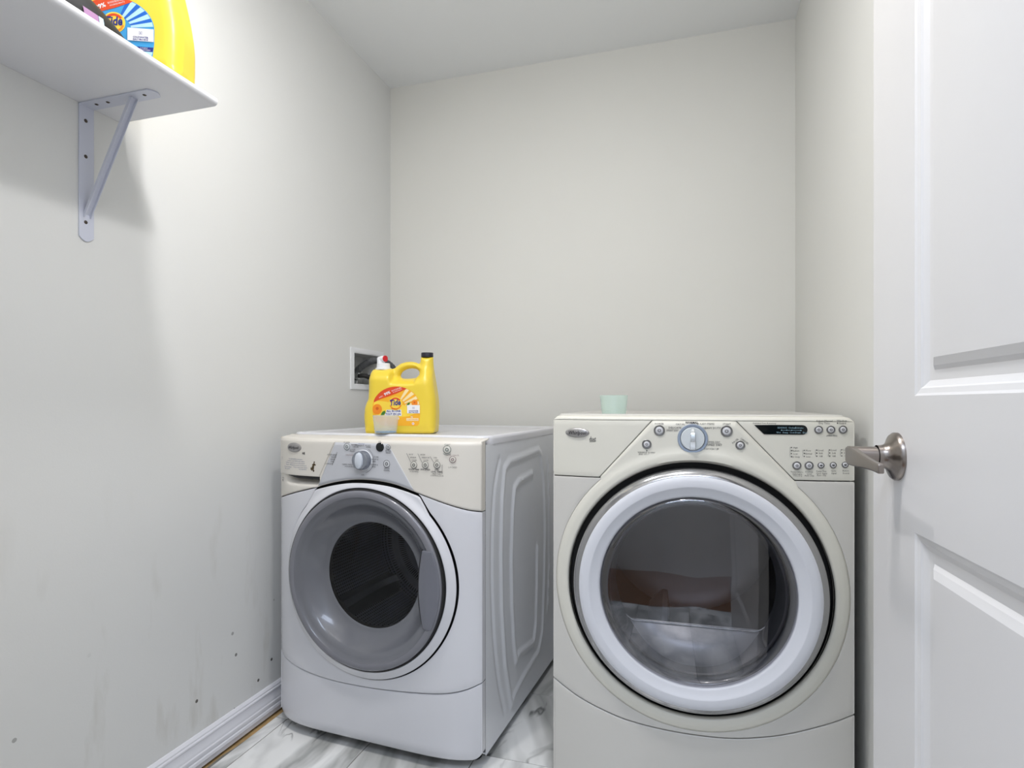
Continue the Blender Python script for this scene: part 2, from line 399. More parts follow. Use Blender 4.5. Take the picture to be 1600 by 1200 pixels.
# grout bed with a ragged left edge that leaves a strip of bare subfloor
m = MB(); random.seed(3); vv = []; n = 60
for k in range(n + 1):
    y = 0.0 + (YB) * k / n
    e = -1.2550 + 0.0025 * math.sin(y * 9) + 0.0012 * math.sin(y * 31)
    if 1.20 < y < 1.40: e -= 0.006 * smooth(1.20, 1.26, y) * (1 - smooth(1.36, 1.40, y))
    vv += [(e, y, -0.0015), (XR, y, -0.0015), (e, y, -0.0095)]
ff = []
for k in range(n):
    a, b = 3 * k, 3 * k + 3
    ff += [(a, a + 1, b + 1, b), (a, b, b + 2, a + 2)]
m.add(vv, ff); m.build('grout', GROUT, fl, recalc=False)
cols = [-1.2535, -1.21, -0.892, -0.571, -0.25, 0.07, XR]
rows = [-0.05, 0.04, 0.42, 0.80, 1.18, 1.562, 1.943, 2.325, YB]
tile_mesh = {}
for i in range(len(cols) - 1):
    for j in range(len(rows) - 1):
        wx, wy = round(cols[i + 1] - cols[i] - 0.0025, 4), round(rows[j + 1] - rows[j] - 0.0025, 4)
        key = (wx, wy)
        if key not in tile_mesh:
            o = MB().box(-wx / 2, wx / 2, -wy / 2, wy / 2, -0.008, 0).build('tile', MARB, fl, bevel=0.0008, bseg=1)
            tile_mesh[key] = o
        else:
            o = tile_mesh[key].copy(); C.objects.link(o); o.parent = fl
        o.location = ((cols[i] + cols[i + 1]) / 2, (rows[j] + rows[j + 1]) / 2, 0)
m = MB(); k = 0
structure('floor_hallway', MB().box(HX0, HX1, HY0, -0.0515, -0.06, 0.0), WOOD, 'brown wooden hallway floor behind the camera', 'floor')
# baseboards
prof = [(0, 0.0), (0.017, 0.0), (0.017, 0.010), (0.0185, 0.014), (0.0175, 0.022), (0.015, 0.025), (0.0165, 0.030), (0.016, 0.038), (0.0135, 0.041),
        (0.0135, 0.045), (0.0125, 0.049), (0.0105, 0.060), (0.0105, 0.068), (0.0125, 0.071), (0.0125, 0.075), (0.0095, 0.078), (0.0095, 0.082), (0.006, 0.0865), (0.003, 0.089), (0, 0.089)]
def baseboard(name, p0, p1, nrm, label):
    v = []; f = []
    for P in (p0, p1):
        for (t, z) in prof: v.append((P[0] + nrm[0] * t, P[1] + nrm[1] * t, z + 0.001))
    n = len(prof)
    for k in range(n - 1): f.append((k, k + 1, n + k + 1, n + k))
    f.append(tuple(range(n))); f.append(tuple(range(2 * n - 1, n - 1, -1)))
    structure(name, MB().add(v, f), TRIM, label, 'baseboard', ang=25)
baseboard('baseboard_left', (XL, YF), (XL, YB), (1, 0), 'glossy white moulded baseboard along the left wall')
baseboard('baseboard_back', (XL + 0.019, YB), (XR - 0.019, YB), (0, -1), 'white moulded baseboard behind the machines')
baseboard('baseboard_right', (XR, YF), (XR, YB), (-1, 0), 'white moulded baseboard along the right wall')
# casing and jamb round the doorway
m = MB(); m.box(DX0, DX0 + 0.018, 0.115, 0.245, 0, 2.052); m.box(DX1 - 0.018, DX1, 0.115, 0.245, 0, 2.052); m.box(DX0, DX1, 0.115, 0.245, 2.052, 2.07)
m.box(DX0 - 0.065, DX0 + 0.008, YF, YF + 0.014, 0, 2.125); m.box(DX0 - 0.065, DX1 + 0.04, YF, YF + 0.014, 2.062, 2.125)
structure('trim_1', m, TRIM, 'white door frame and casing beside the camera', 'door frame', bevel=0.002)

# ceiling lamps (their bulbs light the room)
EM = bpy.data.materials.new('lamp_lens'); EM.use_nodes = True
e = EM.node_tree.nodes['Principled BSDF']; e.inputs['Emission Color'].default_value = (1, 0.96, 0.9, 1); e.inputs['Emission Strength'].default_value = 9; e.inputs['Base Color'].default_value = (0.9, 0.9, 0.9, 1)
for i, (x, y) in enumerate(LAMPS):
    t = empty('ceiling_light', (x, y, ZC), label=['round surface-mounted ceiling light nearer the door', 'round surface-mounted ceiling light nearer the shelf'][i], cat='light', group='surface-mounted ceiling lights')
    MB().lathe([(0.085, 0), (0.085, -0.012), (0.078, -0.016), (0.070, -0.016)], axis='z', n=40).build('trim_ring', WHITEP, t)
    MB().lathe([(0.072, -0.014), (0.068, -0.030), (0.05, -0.044), (0.025, -0.050), (0.0001, -0.051)], axis='z', n=40).build('lens', EM, t)

# ------------------------------------------------------------ the open door
def make_door():
    fx, fy = 0.2625, 0.966                  # free edge, face towards the room
    ang = R(-2.16)                          # swing past the wall direction
    ux, uy = math.sin(ang), math.cos(ang)   # hinge -> free edge
    W_ = 0.762
    hx, hy = fx - ux * W_, fy - uy * W_
    d = empty('door_1', (hx, hy, 0), math.atan2(uy, ux), label='white two-panel door standing open along the right wall, nickel lever handle', cat='door', kind='structure')
    # local: x from hinge to free edge, y: +y = towards the room (left), -y = towards the right wall
    T = 0.035; m = MB()
    xs = [0, 0.143, W_ - 0.143, W_]; zs = [0.012, 0.24, 0.842, 1.009, 1.92, 2.04]
    for side in (0, 1):
        def P(x, z, dep): return (x, (-dep if side == 0 else -T + dep), z)
        for i in range(3):
            for j in range(5):
                if i == 1 and j in (1, 3): continue
                m.add([P(xs[i], zs[j], 0), P(xs[i + 1], zs[j], 0), P(xs[i + 1], zs[j + 1], 0), P(xs[i], zs[j + 1], 0)], [(0, 1, 2, 3)])
        steps = [(0, 0), (0.003, 0.0018), (0.009, 0.0034), (0.011, 0.0055), (0.018, 0.0095), (0.030, 0.0095), (0.035, 0.0062), (0.044, 0.0028), (0.048, 0.0026)]
        for j in (1, 3):
            x0, x1, z0, z1 = xs[1], xs[2], zs[j], zs[j + 1]
            rings = [[P(x0 + o, z0 + o, dp), P(x1 - o, z0 + o, dp), P(x1 - o, z1 - o, dp), P(x0 + o, z1 - o, dp)] for o, dp in steps]
            for a, b in zip(rings, rings[1:]):
                for k in range(4): m.add([a[k], a[(k + 1) % 4], b[(k + 1) % 4], b[k]], [(0, 1, 2, 3)])
            m.add(rings[-1], [(0, 1, 2, 3)])
    a, b = zs[0], zs[-1]
    m.add([(0, 0, a), (0, -T, a), (0, -T, b), (0, 0, b)], [(0, 1, 2, 3)]); m.add([(W_, 0, a), (W_, -T, a), (W_, -T, b), (W_, 0, b)], [(0, 1, 2, 3)])
    m.add([(0, 0, a), (W_, 0, a), (W_, -T, a), (0, -T, a)], [(0, 1, 2, 3)]); m.add([(0, 0, b), (W_, 0, b), (W_, -T, b), (0, -T, b)], [(0, 1, 2, 3)])
    m.build('door_slab', DOORP, d, ang=12, bevel=0.0012, bseg=2, blim=70)
    # latch plate on the free edge
    MB().box(W_ - 0.001, W_ + 0.0012, -0.029, -0.006, 0.90, 0.957).build('latch_plate', NICKEL, d)
    for z in (0.25, 1.02, 1.80):
        MB().tube([(-0.004, -0.001, z - 0.045), (-0.004, -0.001, z + 0.045)], 0.006, 12).build('hinge', NICKEL, d)
    hz = 0.930; hxl = W_ - 0.088
    for s in (0, 1):
        y0 = 0 if s == 0 else -T; q = 1 if s == 0 else -1; reach = 1.0 if s == 0 else 0.78
        hd = bpy.data.objects.new('door_handle', None); C.objects.link(hd); hd.parent = d; hd.location = (hxl, y0, hz); hd.empty_display_size = 0.05
        if s == 0: hd['label'] = 'brushed nickel lever handle'
        MB().lathe([(0.0315, 0.0), (0.0315, q * 0.0035), (0.029, q * 0.0065), (0.020, q * 0.0105), (0.0155, q * 0.015), (0.0145, q * 0.020), (0.0145, q * 0.024)], n=48).build('rose', NICKEL, hd)
        MB().lathe([(0.0125, q * 0.0235), (0.0125, q * 0.056 * reach), (0.0110, q * 0.0575 * reach), (0.0001, q * 0.0575 * reach)], n=32).build('neck', NICKEL, hd)
        # lever blade: starts round the neck end, runs back towards the hinge, tapering
        secs = []; N = 14
        for k in range(N + 1):
            t = k / N; sx = 0.0145 - 0.112 * t
            yc = (0.053 - 0.003 * smooth(0.25, 1, t)) * reach; hh = 0.0125 - 0.0068 * smooth(0.0, 0.9, t); th = 0.0048 - 0.0012 * t
            if k == 0: hh *= 0.72
            zc = 0.0005 - 0.0080 * t
            secs.append([(sx, q * (yc - th), zc - hh), (sx, q * (yc + th), zc - hh), (sx, q * (yc + th), zc + hh), (sx, q * (yc - th), zc + hh)])
        v = [p for s_ in secs for p in s_]; f = []
        for k in range(N):
            for c in range(4): f.append((4 * k + c, 4 * k + (c + 1) % 4, 4 * k + 4 + (c + 1) % 4, 4 * k + 4 + c))
        f += [(0, 1, 2, 3), tuple(4 * N + c for c in range(4))]
        MB().add(v, f).build('lever', NICKEL, hd, bevel=0.0016, bseg=3, blim=60)
make_door()

# ------------------------------------------------------------ washer
WA = math.atan2(1.488 - 1.534, -0.5277 + 1.212)
washer = empty('washing_machine', ((-1.212 - 0.5277) / 2, (1.534 + 1.488) / 2, 0), WA, label='white front-load washing machine with cream and grey control panel, round grey door, on the left', cat='washing machine')
HW = 0.3415
JT = [(-0.3415, 0.7075), (-0.31, 0.716), (-0.25, 0.7325), (-0.17, 0.7525), (-0.10, 0.770), (-0.035, 0.7795), (0.03, 0.7800), (0.095, 0.7725), (0.165, 0.7530), (0.25, 0.7275), (0.31, 0.711), (0.3415, 0.7055)]
KT = [(-0.3415, 0.233), (-0.30, 0.220), (-0.24, 0.2065), (-0.17, 0.1965), (-0.10, 0.1915), (0.01, 0.192), (0.10, 0.1975), (0.16, 0.203), (0.22, 0.2095), (0.27, 0.2175), (0.31, 0.2285), (0.3415, 0.242)]
J = lambda x: cinterp(JT, x)
K = lambda x: cinterp(KT, x)
def FW(x, z=0): return -0.045 * (1 - min(1, abs(x / 0.343)) ** 6)
WC = (0.0, 0.502)
def make_washer():
    W = washer
    # cabinet shell: left side, back, bottom
    m = MB(); m.box(-0.3415, -0.3385, 0.022, 0.775, 0.03, 0.886); m.box(-0.3385, 0.3385, 0.772, 0.775, 0.03, 0.886); m.box(-0.3385, 0.3385, 0.03, 0.772, 0.03, 0.034)
    m.build('cabinet', SIDE, W)
    # right side with pressed ribs
    def seg(p, a, b):
        ax, ay = a; bx, by = b; px, py = p; dx, dy = bx - ax, by - ay
        t = max(0, min(1, ((px - ax) * dx + (py - ay) * dy) / (dx * dx + dy * dy)))
        return math.hypot(px - ax - dx * t, py - ay - dy * t)
    def cr(P, closed, n=8):
        out = []; N = len(P)
        for i in range(N if closed else N - 1):
            p0 = P[(i - 1) % N] if closed or i > 0 else P[i]; p1 = P[i]; p2 = P[(i + 1) % N]; p3 = P[(i + 2) % N] if closed or i + 2 < N else p2
            for k in range(n):
                t = k / n
                out.append(tuple(0.5 * (2 * p1[c] + (p2[c] - p0[c]) * t + (2 * p0[c] - 5 * p1[c] + 4 * p2[c] - p3[c]) * t * t + (-p0[c] + 3 * p1[c] - 3 * p2[c] + p3[c]) * t ** 3) for c in (0, 1)))
        if not closed: out.append(P[-1])
        return out
    # front to back is 'y', z up; three nested presses
    lines = [(cr([(0.125, 0.835), (0.082, 0.74), (0.065, 0.56), (0.078, 0.36), (0.115, 0.20), (0.165, 0.085)], False), 0.012, -0.004),
             ([(0.205, 0.822), (0.165, 0.805), (0.146, 0.72), (0.137, 0.56), (0.142, 0.40), (0.170, 0.22), (0.222, 0.075), (0.25, 0.095), (0.35, 0.115), (0.49, 0.13), (0.535, 0.18), (0.56, 0.36), (0.570, 0.56), (0.555, 0.72), (0.52, 0.815), (0.49, 0.835), (0.35, 0.828), (0.205, 0.822)], 0.016, 0.0055),
             ([(0.42, 0.762), (0.29, 0.752), (0.25, 0.735), (0.232, 0.66), (0.222, 0.52), (0.228, 0.38), (0.245, 0.26), (0.265, 0.19), (0.285, 0.205), (0.44, 0.185), (0.462, 0.24), (0.475, 0.38), (0.478, 0.5)], 0.016, 0.006),
             ([(0.60, 0.80), (0.62, 0.62), (0.62, 0.42), (0.60, 0.24)], 0.010, 0.004)]
    ys = [0.022 + (0.775 - 0.022) * k / 110 for k in range(111)]; zs = [0.03 + 0.856 * k / 110 for k in range(111)]
    rows_ = []
    for z in zs:
        r_ = []
        for y in ys:
            h = 0
            for L, wd, amp in lines:
                dmin = min(seg((y, z), a, b) for a, b in zip(L, L[1:]) if abs(a[1] - z) < 0.25 or abs(b[1] - z) < 0.25 or abs(a[0] - y) < 0.1) if any(abs(a[1] - z) < 0.25 or abs(b[1] - z) < 0.25 or abs(a[0] - y) < 0.1 for a, b in zip(L, L[1:])) else 9
                if dmin < wd: h += amp * (0.5 + 0.5 * math.cos(math.pi * dmin / wd))
            r_.append((0.3415 + h, y, z))
        rows_.append(r_)
    v = [p for r_ in rows_ for p in r_]; f = []; n = len(ys)
    for i in range(len(zs) - 1):
        for j in range(n - 1): f.append((i * n + j, i * n + j + 1, (i + 1) * n + j + 1, (i + 1) * n + j))
    m = MB().add(v, f); m.build('side_panel', SIDE, W, recalc=False)
    # top: lid with raised rounded rim and sunken field
    m = MB(); st = [(0, -0.020), (0, -0.006), (0.002, 0.0), (0.006, 0.0035), (0.012, 0.004), (0.020, 0.004), (0.028, 0.0025), (0.034, 0.0008), (0.060, 0.0)]
    x0, x1, y0, y1, zt = -0.3435, 0.3435, 0.040, 0.778, 0.9045
    N = 6
    def rect(o, z):
        pts = []; r = 0.02 + max(0, 0.02 - o)
        for cx, cy, a0 in [(x1 - o - r, y1 - o - r, 0), (x0 + o + r, y1 - o - r, 90), (x0 + o + r, y0 + o + r, 180), (x1 - o - r, y0 + o + r, 270)]:
            for k in range(N + 1):
                a = R(a0 + 90 * k / N); pts.append((cx + r * math.cos(a), cy + r * math.sin(a), zt + z))
        return pts
    rr = [rect(o, z) for o, z in st]; n = len(rr[0]); v = [p for q in rr for p in q]; f = []
    for i in range(len(rr) - 1):
        for k in range(n): f.append((i * n + k, i * n + (k + 1) % n, (i + 1) * n + (k + 1) % n, (i + 1) * n + k))
    f.append(tuple((len(rr) - 1) * n + k for k in range(n))); f.append(tuple(range(n)))
    MB().add(v, f).build('top_panel', ENAM, W)
    # console
    def YC(x, z):
        d = 0.040 * smooth(-0.315, -0.250, x) * (1 - smooth(-0.172, -0.160, x)) * smooth(0.752, 0.779, z)
        return FW(x) + d
    xs = [-HW + 2 * HW * k / 150 for k in range(151)]
    v = []; cnt = 0; colsn = 0
    for x in xs:
        col = []
        b = J(x) + 0.0015
        for k in range(31):
            z = b + (0.884 - b) * (k / 30); col.append((x, YC(x, z), z))
        for a in (15, 30, 45, 60, 75, 90):
            col.append((x, FW(x) + 0.013 * (1 - math.cos(R(a))), 0.884 + 0.013 * math.sin(R(a))))
        col.append((x, max(0.012, FW(x) + 0.04), 0.9005)); col.append((x, 0.046, 0.9025))
        colsn = len(col); v += col
    f = []
    for i in range(150):
        for k in range(colsn - 1): f.append((i * colsn + k, (i + 1) * colsn + k, (i + 1) * colsn + k + 1, i * colsn + k + 1))
    m = MB().add(v, f); con = m.build('console', CREAM, W, recalc=False)
    md = con.modifiers.new('solid', 'SOLIDIFY'); md.thickness = 0.003; md.offset = -1
    # side returns of the console and front panels
    for s in (-1, 1):
        for nm, mt, z0, z1 in (('console_side', CREAM, 0.7070, 0.896), ('front_panel_side', ENAM, 0.2430, 0.7045), ('kick_panel_side', ENAM, 0.052, 0.2400)):
            MB().box(min(s * 0.3385, s * 0.3415), max(s * 0.3385, s * 0.3415), -0.001, 0.0205, z0, z1).build(nm, mt, W)
    gx = lambda z: -0.104 - (0.889 - z) / 0.109 * 0.058
    # dispenser drawer front
    nA = 30
    A = [(-0.3405 + (gx(0.7835) - 0.001 + 0.3405) * k / nA, 0.7835 - 0.0 * k / nA) for k in range(nA + 1)]
    B = [(-0.3405 + (gx(0.8885) - 0.001 + 0.3405) * k / nA, 0.8885) for k in range(nA + 1)]
    dr = ruled(A, B, 16, lambda x, z: FW(x) - 0.0025 + (0.013 * (1 - math.sqrt(max(0, 1 - ((z - 0.884) / 0.013) ** 2))) if z > 0.884 else 0)).build('dispenser_drawer', CREAM, W, solid=0.006, fronty=True, bevel=0.001)
    ruled([(-0.292 + 0.128 * k / 20, 0.7805 - 0.0062 * smooth(0, 0.4, k / 20)) for k in range(21)], [(-0.292 + 0.128 * k / 20, 0.7832) for k in range(21)], 2, lambda x, z: FW(x) + 0.004).build('drawer_slot_shade', DARK, W, solid=0.004, fronty=True)  # dark strip painted in as the shade under the drawer
    # rust chips on the drawer corner
    m = MB(); random.seed(5)
    for (cx, cz, r) in [(-0.180, 0.8175, 0.0055), (-0.183, 0.811, 0.007), (-0.178, 0.826, 0.0035), (-0.188, 0.806, 0.006), (-0.181, 0.801, 0.004), (-0.1745, 0.8185, 0.003)]:
        poly2d(m, [(cx + r * random.uniform(0.5, 1.1) * math.cos(t), cz + r * random.uniform(0.5, 1.2) * math.sin(t)) for t in [2 * math.pi * k / 9 for k in range(9)]], lambda x, z: FW(x) - 0.0029)
    m.build('rust_patch', RUST, W)
    # grey control field
    nA = 60; g1b, g1t = (-0.1645, 0.7555), (-0.104, 0.8865); g2b, g2t = (0.157, 0.757), (0.073, 0.8865)
    A = []
    for k in range(nA + 1):
        x = g1b[0] + (g2b[0] - g1b[0]) * k / nA; A.append((x, J(x) + 0.0035))
    B = [(g1t[0] + (g2t[0] - g1t[0]) * k / nA, 0.8865) for k in range(nA + 1)]
    def YG(x, z): return FW(x) - 0.0012 + (0.013 * (1 - math.sqrt(max(0, 1 - ((z - 0.884) / 0.013) ** 2))) if z > 0.884 else 0)
    ruled(A, B, 12, YG).build('control_panel', GREYP, W, solid=0.0015, fronty=True)
    # lower front skin with the door opening
    def ins_out(x, z): return abs(x) < 0.3412 and z < J(max(-HW, min(HW, x))) - 0.0015 and z > K(max(-HW, min(HW, x))) + 0.0015
    def tab(x, z, g):
        if z > J(max(-HW, min(HW, x))) - 0.0015 - (0.005 if g < 0 else 0): return False
        if math.hypot(x - WC[0], z - WC[1]) < 0.2835 + g: return True
        if z > WC[1] + 0.11 and abs(x) < 0.166 + g + (0.757 - z) * 0.66: return math.hypot(x, z - WC[1]) < 0.33
        return False
    th = sorted([2 * math.pi * k / 200 for k in range(200)] + [math.atan2(z - WC[1], x) % (2 * math.pi) for x, z in [(0.341, J(0.3415)), (-0.341, J(-0.3415)), (0.341, K(0.3415)), (-0.341, K(-0.3415)), (0.167, J(0.167)), (-0.167, J(-0.167)), (0.171, J(0.171)), (-0.171, J(-0.171))]])
    O = [rayhit(WC, t, ins_out) for t in th]; I = [rayhit(WC, t, lambda x, z: tab(x, z, 0.0025)) for t in th]
    ruled(I, O, 6, FW, closed=True, minw=0.0025).build('front_panel', ENAM, W, solid=0.004, fronty=True, bevel=0.0012)
    # raised surround
    def YS(x, z):
        r = math.hypot(x, z - WC[1]); return FW(x) - 0.006 - 0.010 * (1 - smooth(0.258, 0.285, r)) 
    S = [rayhit(WC, t, lambda x, z: tab(x, z, -0.0015)) for t in th]
    Ci = [(0.2585 * math.cos(t), WC[1] + 0.2585 * math.sin(t)) for t in th]
    ruled(Ci, S, 6, YS, closed=True).build('door_surround', ENAM, W, solid=0.008, fronty=True, bevel=0.0015)
    MB().lathe([(0.150, -0.004), (0.24, -0.010), (0.315, -0.012), (0.315, -0.010), (0.15, 0.0)], c=(0, 0, WC[1])).build('gap_backing', BLACK, W)  # black backing plate added so the gaps round the door stay dark
    # kick plate
    nA = 90; xs = [-0.3412 + 0.6824 * k / nA for k in range(nA + 1)]
    def zb(x): e = abs(x) / 0.3412; return 0.030 + 0.018 * max(0, (e - 0.93) / 0.07) ** 2
    ruled([(x, zb(x)) for x in xs], [(x, K(x) - 0.0018) for x in xs], 14, lambda x, z: FW(x) + 0.002 + 0.008 * (1 - smooth(0.03, 0.05, z))).build('kick_panel', ENAM, W, solid=0.012, fronty=True, bevel=0.003, bseg=3)
    # door
    dr = bpy.data.objects.new('door', None); C.objects.link(dr); dr.parent = W; dr['label'] = 'round grey translucent door'
    MB().lathe([(0.2525, -0.030), (0.2535, -0.060), (0.2515, -0.068), (0.247, -0.0715), (0.238, -0.072), (0.233, -0.0705)], c=(0, 0, WC[1]), n=128).build('door_rim', CONE2, dr)
    pr = [(0.233, -0.0705), (0.229, -0.066), (0.222, -0.0625), (0.213, -0.058)]
    for k in range(1, 11):
        t = k / 10; pr.append((0.213 - 0.057 * t, -0.058 + 0.047 * (1 - (1 - t) ** 1.7)))
    pr += [(0.1535, -0.0095)]
    MB().lathe(pr, c=(0, 0, WC[1]), n=128).build('door_cone', CONE, dr)
    g = [(0.1545, -0.0098), (0.1500, -0.0080), (0.13, 0.0), (0.10, 0.010), (0.06, 0.018), (0.0001, 0.021)]
    MB().lathe(g, c=(0, 0, WC[1]), n=96).build('door_glass', GLW, dr, fronty=True)
    MB().lathe([(0.2537, -0.050), (0.2560, -0.052), (0.2560, -0.064), (0.2537, -0.066)], c=(0, 0, WC[1]), n=128).build('rim_edge', BLACK, dr)  # thin black ring as the dark outer edge of the rim
    # handle flap over the right of the ring
    A = []; B = []; nA = 24
    for k in range(nA + 1):
        z = 0.392 + (0.604 - 0.392) * k / nA; dz = z - WC[1]
        A.append((0.1975 - 0.014 * (1 - abs(dz / 0.106) ** 2) - 0.002, z)); B.append((math.sqrt(0.2485 ** 2 - dz * dz), z))
    ruled(A, B, 8, lambda x, z: -0.0735 + 0.008 * (1 - smooth(0.18, 0.215, x)) - 0.0005).build('door_handle', HANDLEP, dr, solid=0.010, fronty=True, bevel=0.0015)
    ruled([(0.1925 - 0.014 * (1 - abs((0.392 + 0.212 * k / 24 - WC[1]) / 0.106) ** 2), 0.392 + 0.212 * k / 24) for k in range(25)], [(0.205, 0.392 + 0.212 * k / 24) for k in range(25)], 2, lambda x, z: -0.0665 if False else -0.0645).build('handle_gap_shade', BLACK, dr, solid=0.006, fronty=True)  # black strip standing in for shade in the gap beside the handle
    # drum
    MB().lathe([(0.165, 0.012), (0.205, 0.03), (0.236, 0.06), (0.240, 0.09), (0.240, 0.40), (0.225, 0.425), (0.15, 0.44), (0.06, 0.43), (0.0001, 0.43)], c=(0, 0, WC[1]), n=80).build('drum', PERF, W)
    for a in (-20, 100, 220):
        m = MB(); secs = []
        for k in range(11):
            t = k / 10; y = 0.08 + 0.31 * t; h = 0.055 * math.sin(math.pi * (0.12 + 0.76 * t)) ** 0.7; wd = 0.16
            def P(ang, r): return (r * math.cos(ang), y, WC[1] + r * math.sin(ang))
            secs.append([P(R(a) - wd, 0.239), P(R(a) - wd * 0.35, 0.239 - h), P(R(a) + wd * 0.35, 0.239 - h), P(R(a) + wd, 0.239)])
        v = [p for s in secs for p in s]; f = [(4 * k + c, 4 * k + c + 1, 4 * k + 5 + c, 4 * k + 4 + c) for k in range(10) for c in range(3)] + [(0, 1, 2, 3), (40, 41, 42, 43)]
        m.add(v, f).build('drum_baffle', STEEL, W)
    for sx in (-1, 1):
        for y in (0.06, 0.72):
            MB().tube([(sx * 0.29, y, 0), (sx * 0.29, y, 0.012), (sx * 0.29, y, 0.012), (sx * 0.29, y, 0.032)], [0.022, 0.02, 0.01, 0.01], 16).build('foot', BLACK, W)
    # logo badge
    b = MB().lathe([(0.0001, -0.0042), (0.010, -0.0038), (0.013, -0.0026), (0.0145, -0.0005), (0.0145, 0.002)], c=(-0.2586, FW(-0.2586), 0.867), sx=2.15, n=48)
    for i, p in enumerate(b.v): b.v[i] = (p[0], p[1] - FW(-0.2586) + FW(p[0]) - 0.0025, p[2])
    lg = b.build('logo_badge', BADGE, W)
    YB_ = lambda x, z: FW(x) - 0.0072
    m = MB(); put_text(m, 'Whirlpool', -0.2586, 0.8665, 0.0095, YB_, shear=0.25, bold=0.01, wid=0.044); m.build('logo_lettering', INK, W)
    # dial
    kx, kz = -0.0075, 0.838; kn = bpy.data.objects.new('program_dial', None); C.objects.link(kn); kn.parent = W
    y0 = FW(kx)
    MB().lathe([(0.0001, -0.0025), (0.0285, -0.0025), (0.0295, -0.001), (0.0295, 0.001)], c=(kx, y0, kz), n=48).build('dial_ring', WHITEP, kn)
    MB().lathe([(0.0275, -0.002), (0.0268, -0.018), (0.0245, -0.0215), (0.0001, -0.0225)], c=(kx, y0, kz), n=48).build('dial_knob', mat('dial_chrome', srgb(150, 155, 165), 0.22, 0.7), kn)
    m = MB(); g = []
    for (yy, a, b_) in [(-0.021, 0.013, 0.0235), (-0.027, 0.0115, 0.022), (-0.0295, 0.008, 0.018)]:
        g.append([(kx + a * math.cos(2 * math.pi * k / 24), y0 + yy, kz + b_ * math.sin(2 * math.pi * k / 24)) for k in range(24)])
    v = [p for q in g for p in q]; f = [(i * 24 + k, i * 24 + (k + 1) % 24, i * 24 + 24 + (k + 1) % 24, i * 24 + 24 + k) for i in range(2) for k in range(24)] + [tuple(48 + k for k in range(24))]
    m.add(v, f).build('dial_grip', mat('dial_grip_plastic', srgb(205, 212, 222), 0.25), kn)
    # display eye
    MB().lathe([(0.0001, -0.0032), (0.0118, -0.0032), (0.0130, -0.002), (0.0130, 0.001)], c=(0.0479, FW(0.048), 0.8764), n=36).build('display_eye', LCD, W)
    # buttons
    Yp = lambda x, z: FW(x) - 0.0036
    for (x, z, r) in [(-0.0623, 0.8746, 0.0085), (0.0756, 0.8769, 0.006), (0.0706, 0.8302, 0.0095), (0.1569, 0.8302, 0.0085), (0.192, 0.8314, 0.0085), (0.2265, 0.8325, 0.0085), (0.255, 0.8745, 0.0095), (0.2703, 0.848, 0.0075)]:
        bt = MB().lathe([(0.0001, -0.0028), (r * 0.85, -0.0028), (r, -0.0016), (r, 0.001)], c=(x, FW(x) , z), n=28)
        for i, p in enumerate(bt.v): bt.v[i] = (p[0], p[1] - FW(x) + FW(p[0]), p[2])
        bt.build('button', mat('button_grey', srgb(206, 208, 212), 0.3) if x < 0.1 else mat('button_cream', srgb(216, 214, 206), 0.3), W)
    # lettering
    m = MB(); Yt = lambda x, z: FW(x) - 0.0031; T = lambda s, x, z, h=0.0042, mi=0, **k: put_text(m, s, x, z, h, Yt, mi, **k)
    T('POWER', -0.062, 0.8868); T('NORMAL', -0.0345, 0.8806, bold=0.02); T('CASUAL', -0.0325, 0.8752); T('WHITES', -0.0124, 0.8833, mi=2); T('HEAVY', -0.013, 0.8786)
    T('BULKY', 0.0100, 0.8804); T('ITEMS', 0.0112, 0.8752); T('QUICK', -0.0423, 0.8671); T('WASH', -0.0438, 0.8622); T('DELICATE', -0.0521, 0.851, mi=3)
    T('CLEAN WASHER', -0.0573, 0.8236); T('WITH BLEACH', -0.0528, 0.8178, 0.0036); T('SOAK', 0.0367, 0.8485); T('RINSE &', 0.0328, 0.8415); T('SPIN', 0.0292, 0.8352); T('DRAIN &', 0.0306, 0.8262); T('SPIN', 0.0283, 0.8203); T('OFF', -0.0087, 0.7955)
    T('EXTRA', 0.0756, 0.8665); T('RINSE', 0.0756, 0.8612); T('CYCLE', 0.0713, 0.8172); T('SIGNAL', 0.0713, 0.8115)
    T('TIME', 0.0479, 0.8922, 0.003)
    for s, x, z in [('DETERGENT', -0.1105, 0.8498), ('WASH', -0.1050, 0.8433), ('RINSE', -0.1080, 0.8366), ('SPIN', -0.1100, 0.8299), ('COMPLETE', -0.1220, 0.8231)]:
        T(s, x - 0.003, z)
    line2d(m, -0.0955, 0.8585, -0.1135, 0.820, 0.0008, Yt)
    for x, w_ in [(0.1476, 'HOT'), (0.1833, 'HIGH')]:
        pass
    for s, x, z in [('HOT', 0.1476, 0.8587), ('WARM', 0.154, 0.8506), ('COLD', 0.1574, 0.8431), ('HIGH', 0.1833, 0.8592), ('MEDIUM', 0.1922, 0.8513), ('LOW', 0.1935, 0.8442), ('ON', 0.2205, 0.8521), ('OFF', 0.2249, 0.8451)]:
        T(s, x + 0.001, z)
    for x0, z0, x1, z1 in [(0.1345, 0.862, 0.1475, 0.838), (0.1695, 0.862, 0.1825, 0.838), (0.2065, 0.855, 0.2175, 0.839), (0.2415, 0.8335, 0.2415, 0.8085)]:
        line2d(m, x0, z0, x1, z1, 0.0009, Yt)
    T('WASH TEMP', 0.1574, 0.8178, bold=0.02); T('TO NORMAL', 0.1578, 0.8121, 0.0034); T('SPIN SPEED', 0.1923, 0.8187, bold=0.02); T('SOIL', 0.2265, 0.8193, bold=0.02); T('LEVEL TIMER', 0.226, 0.8137, bold=0.02); T('PRESS 3 SEC', 0.2265, 0.8081, 0.0034); T('CONTROL LOCK', 0.2265, 0.8031, 0.0034)
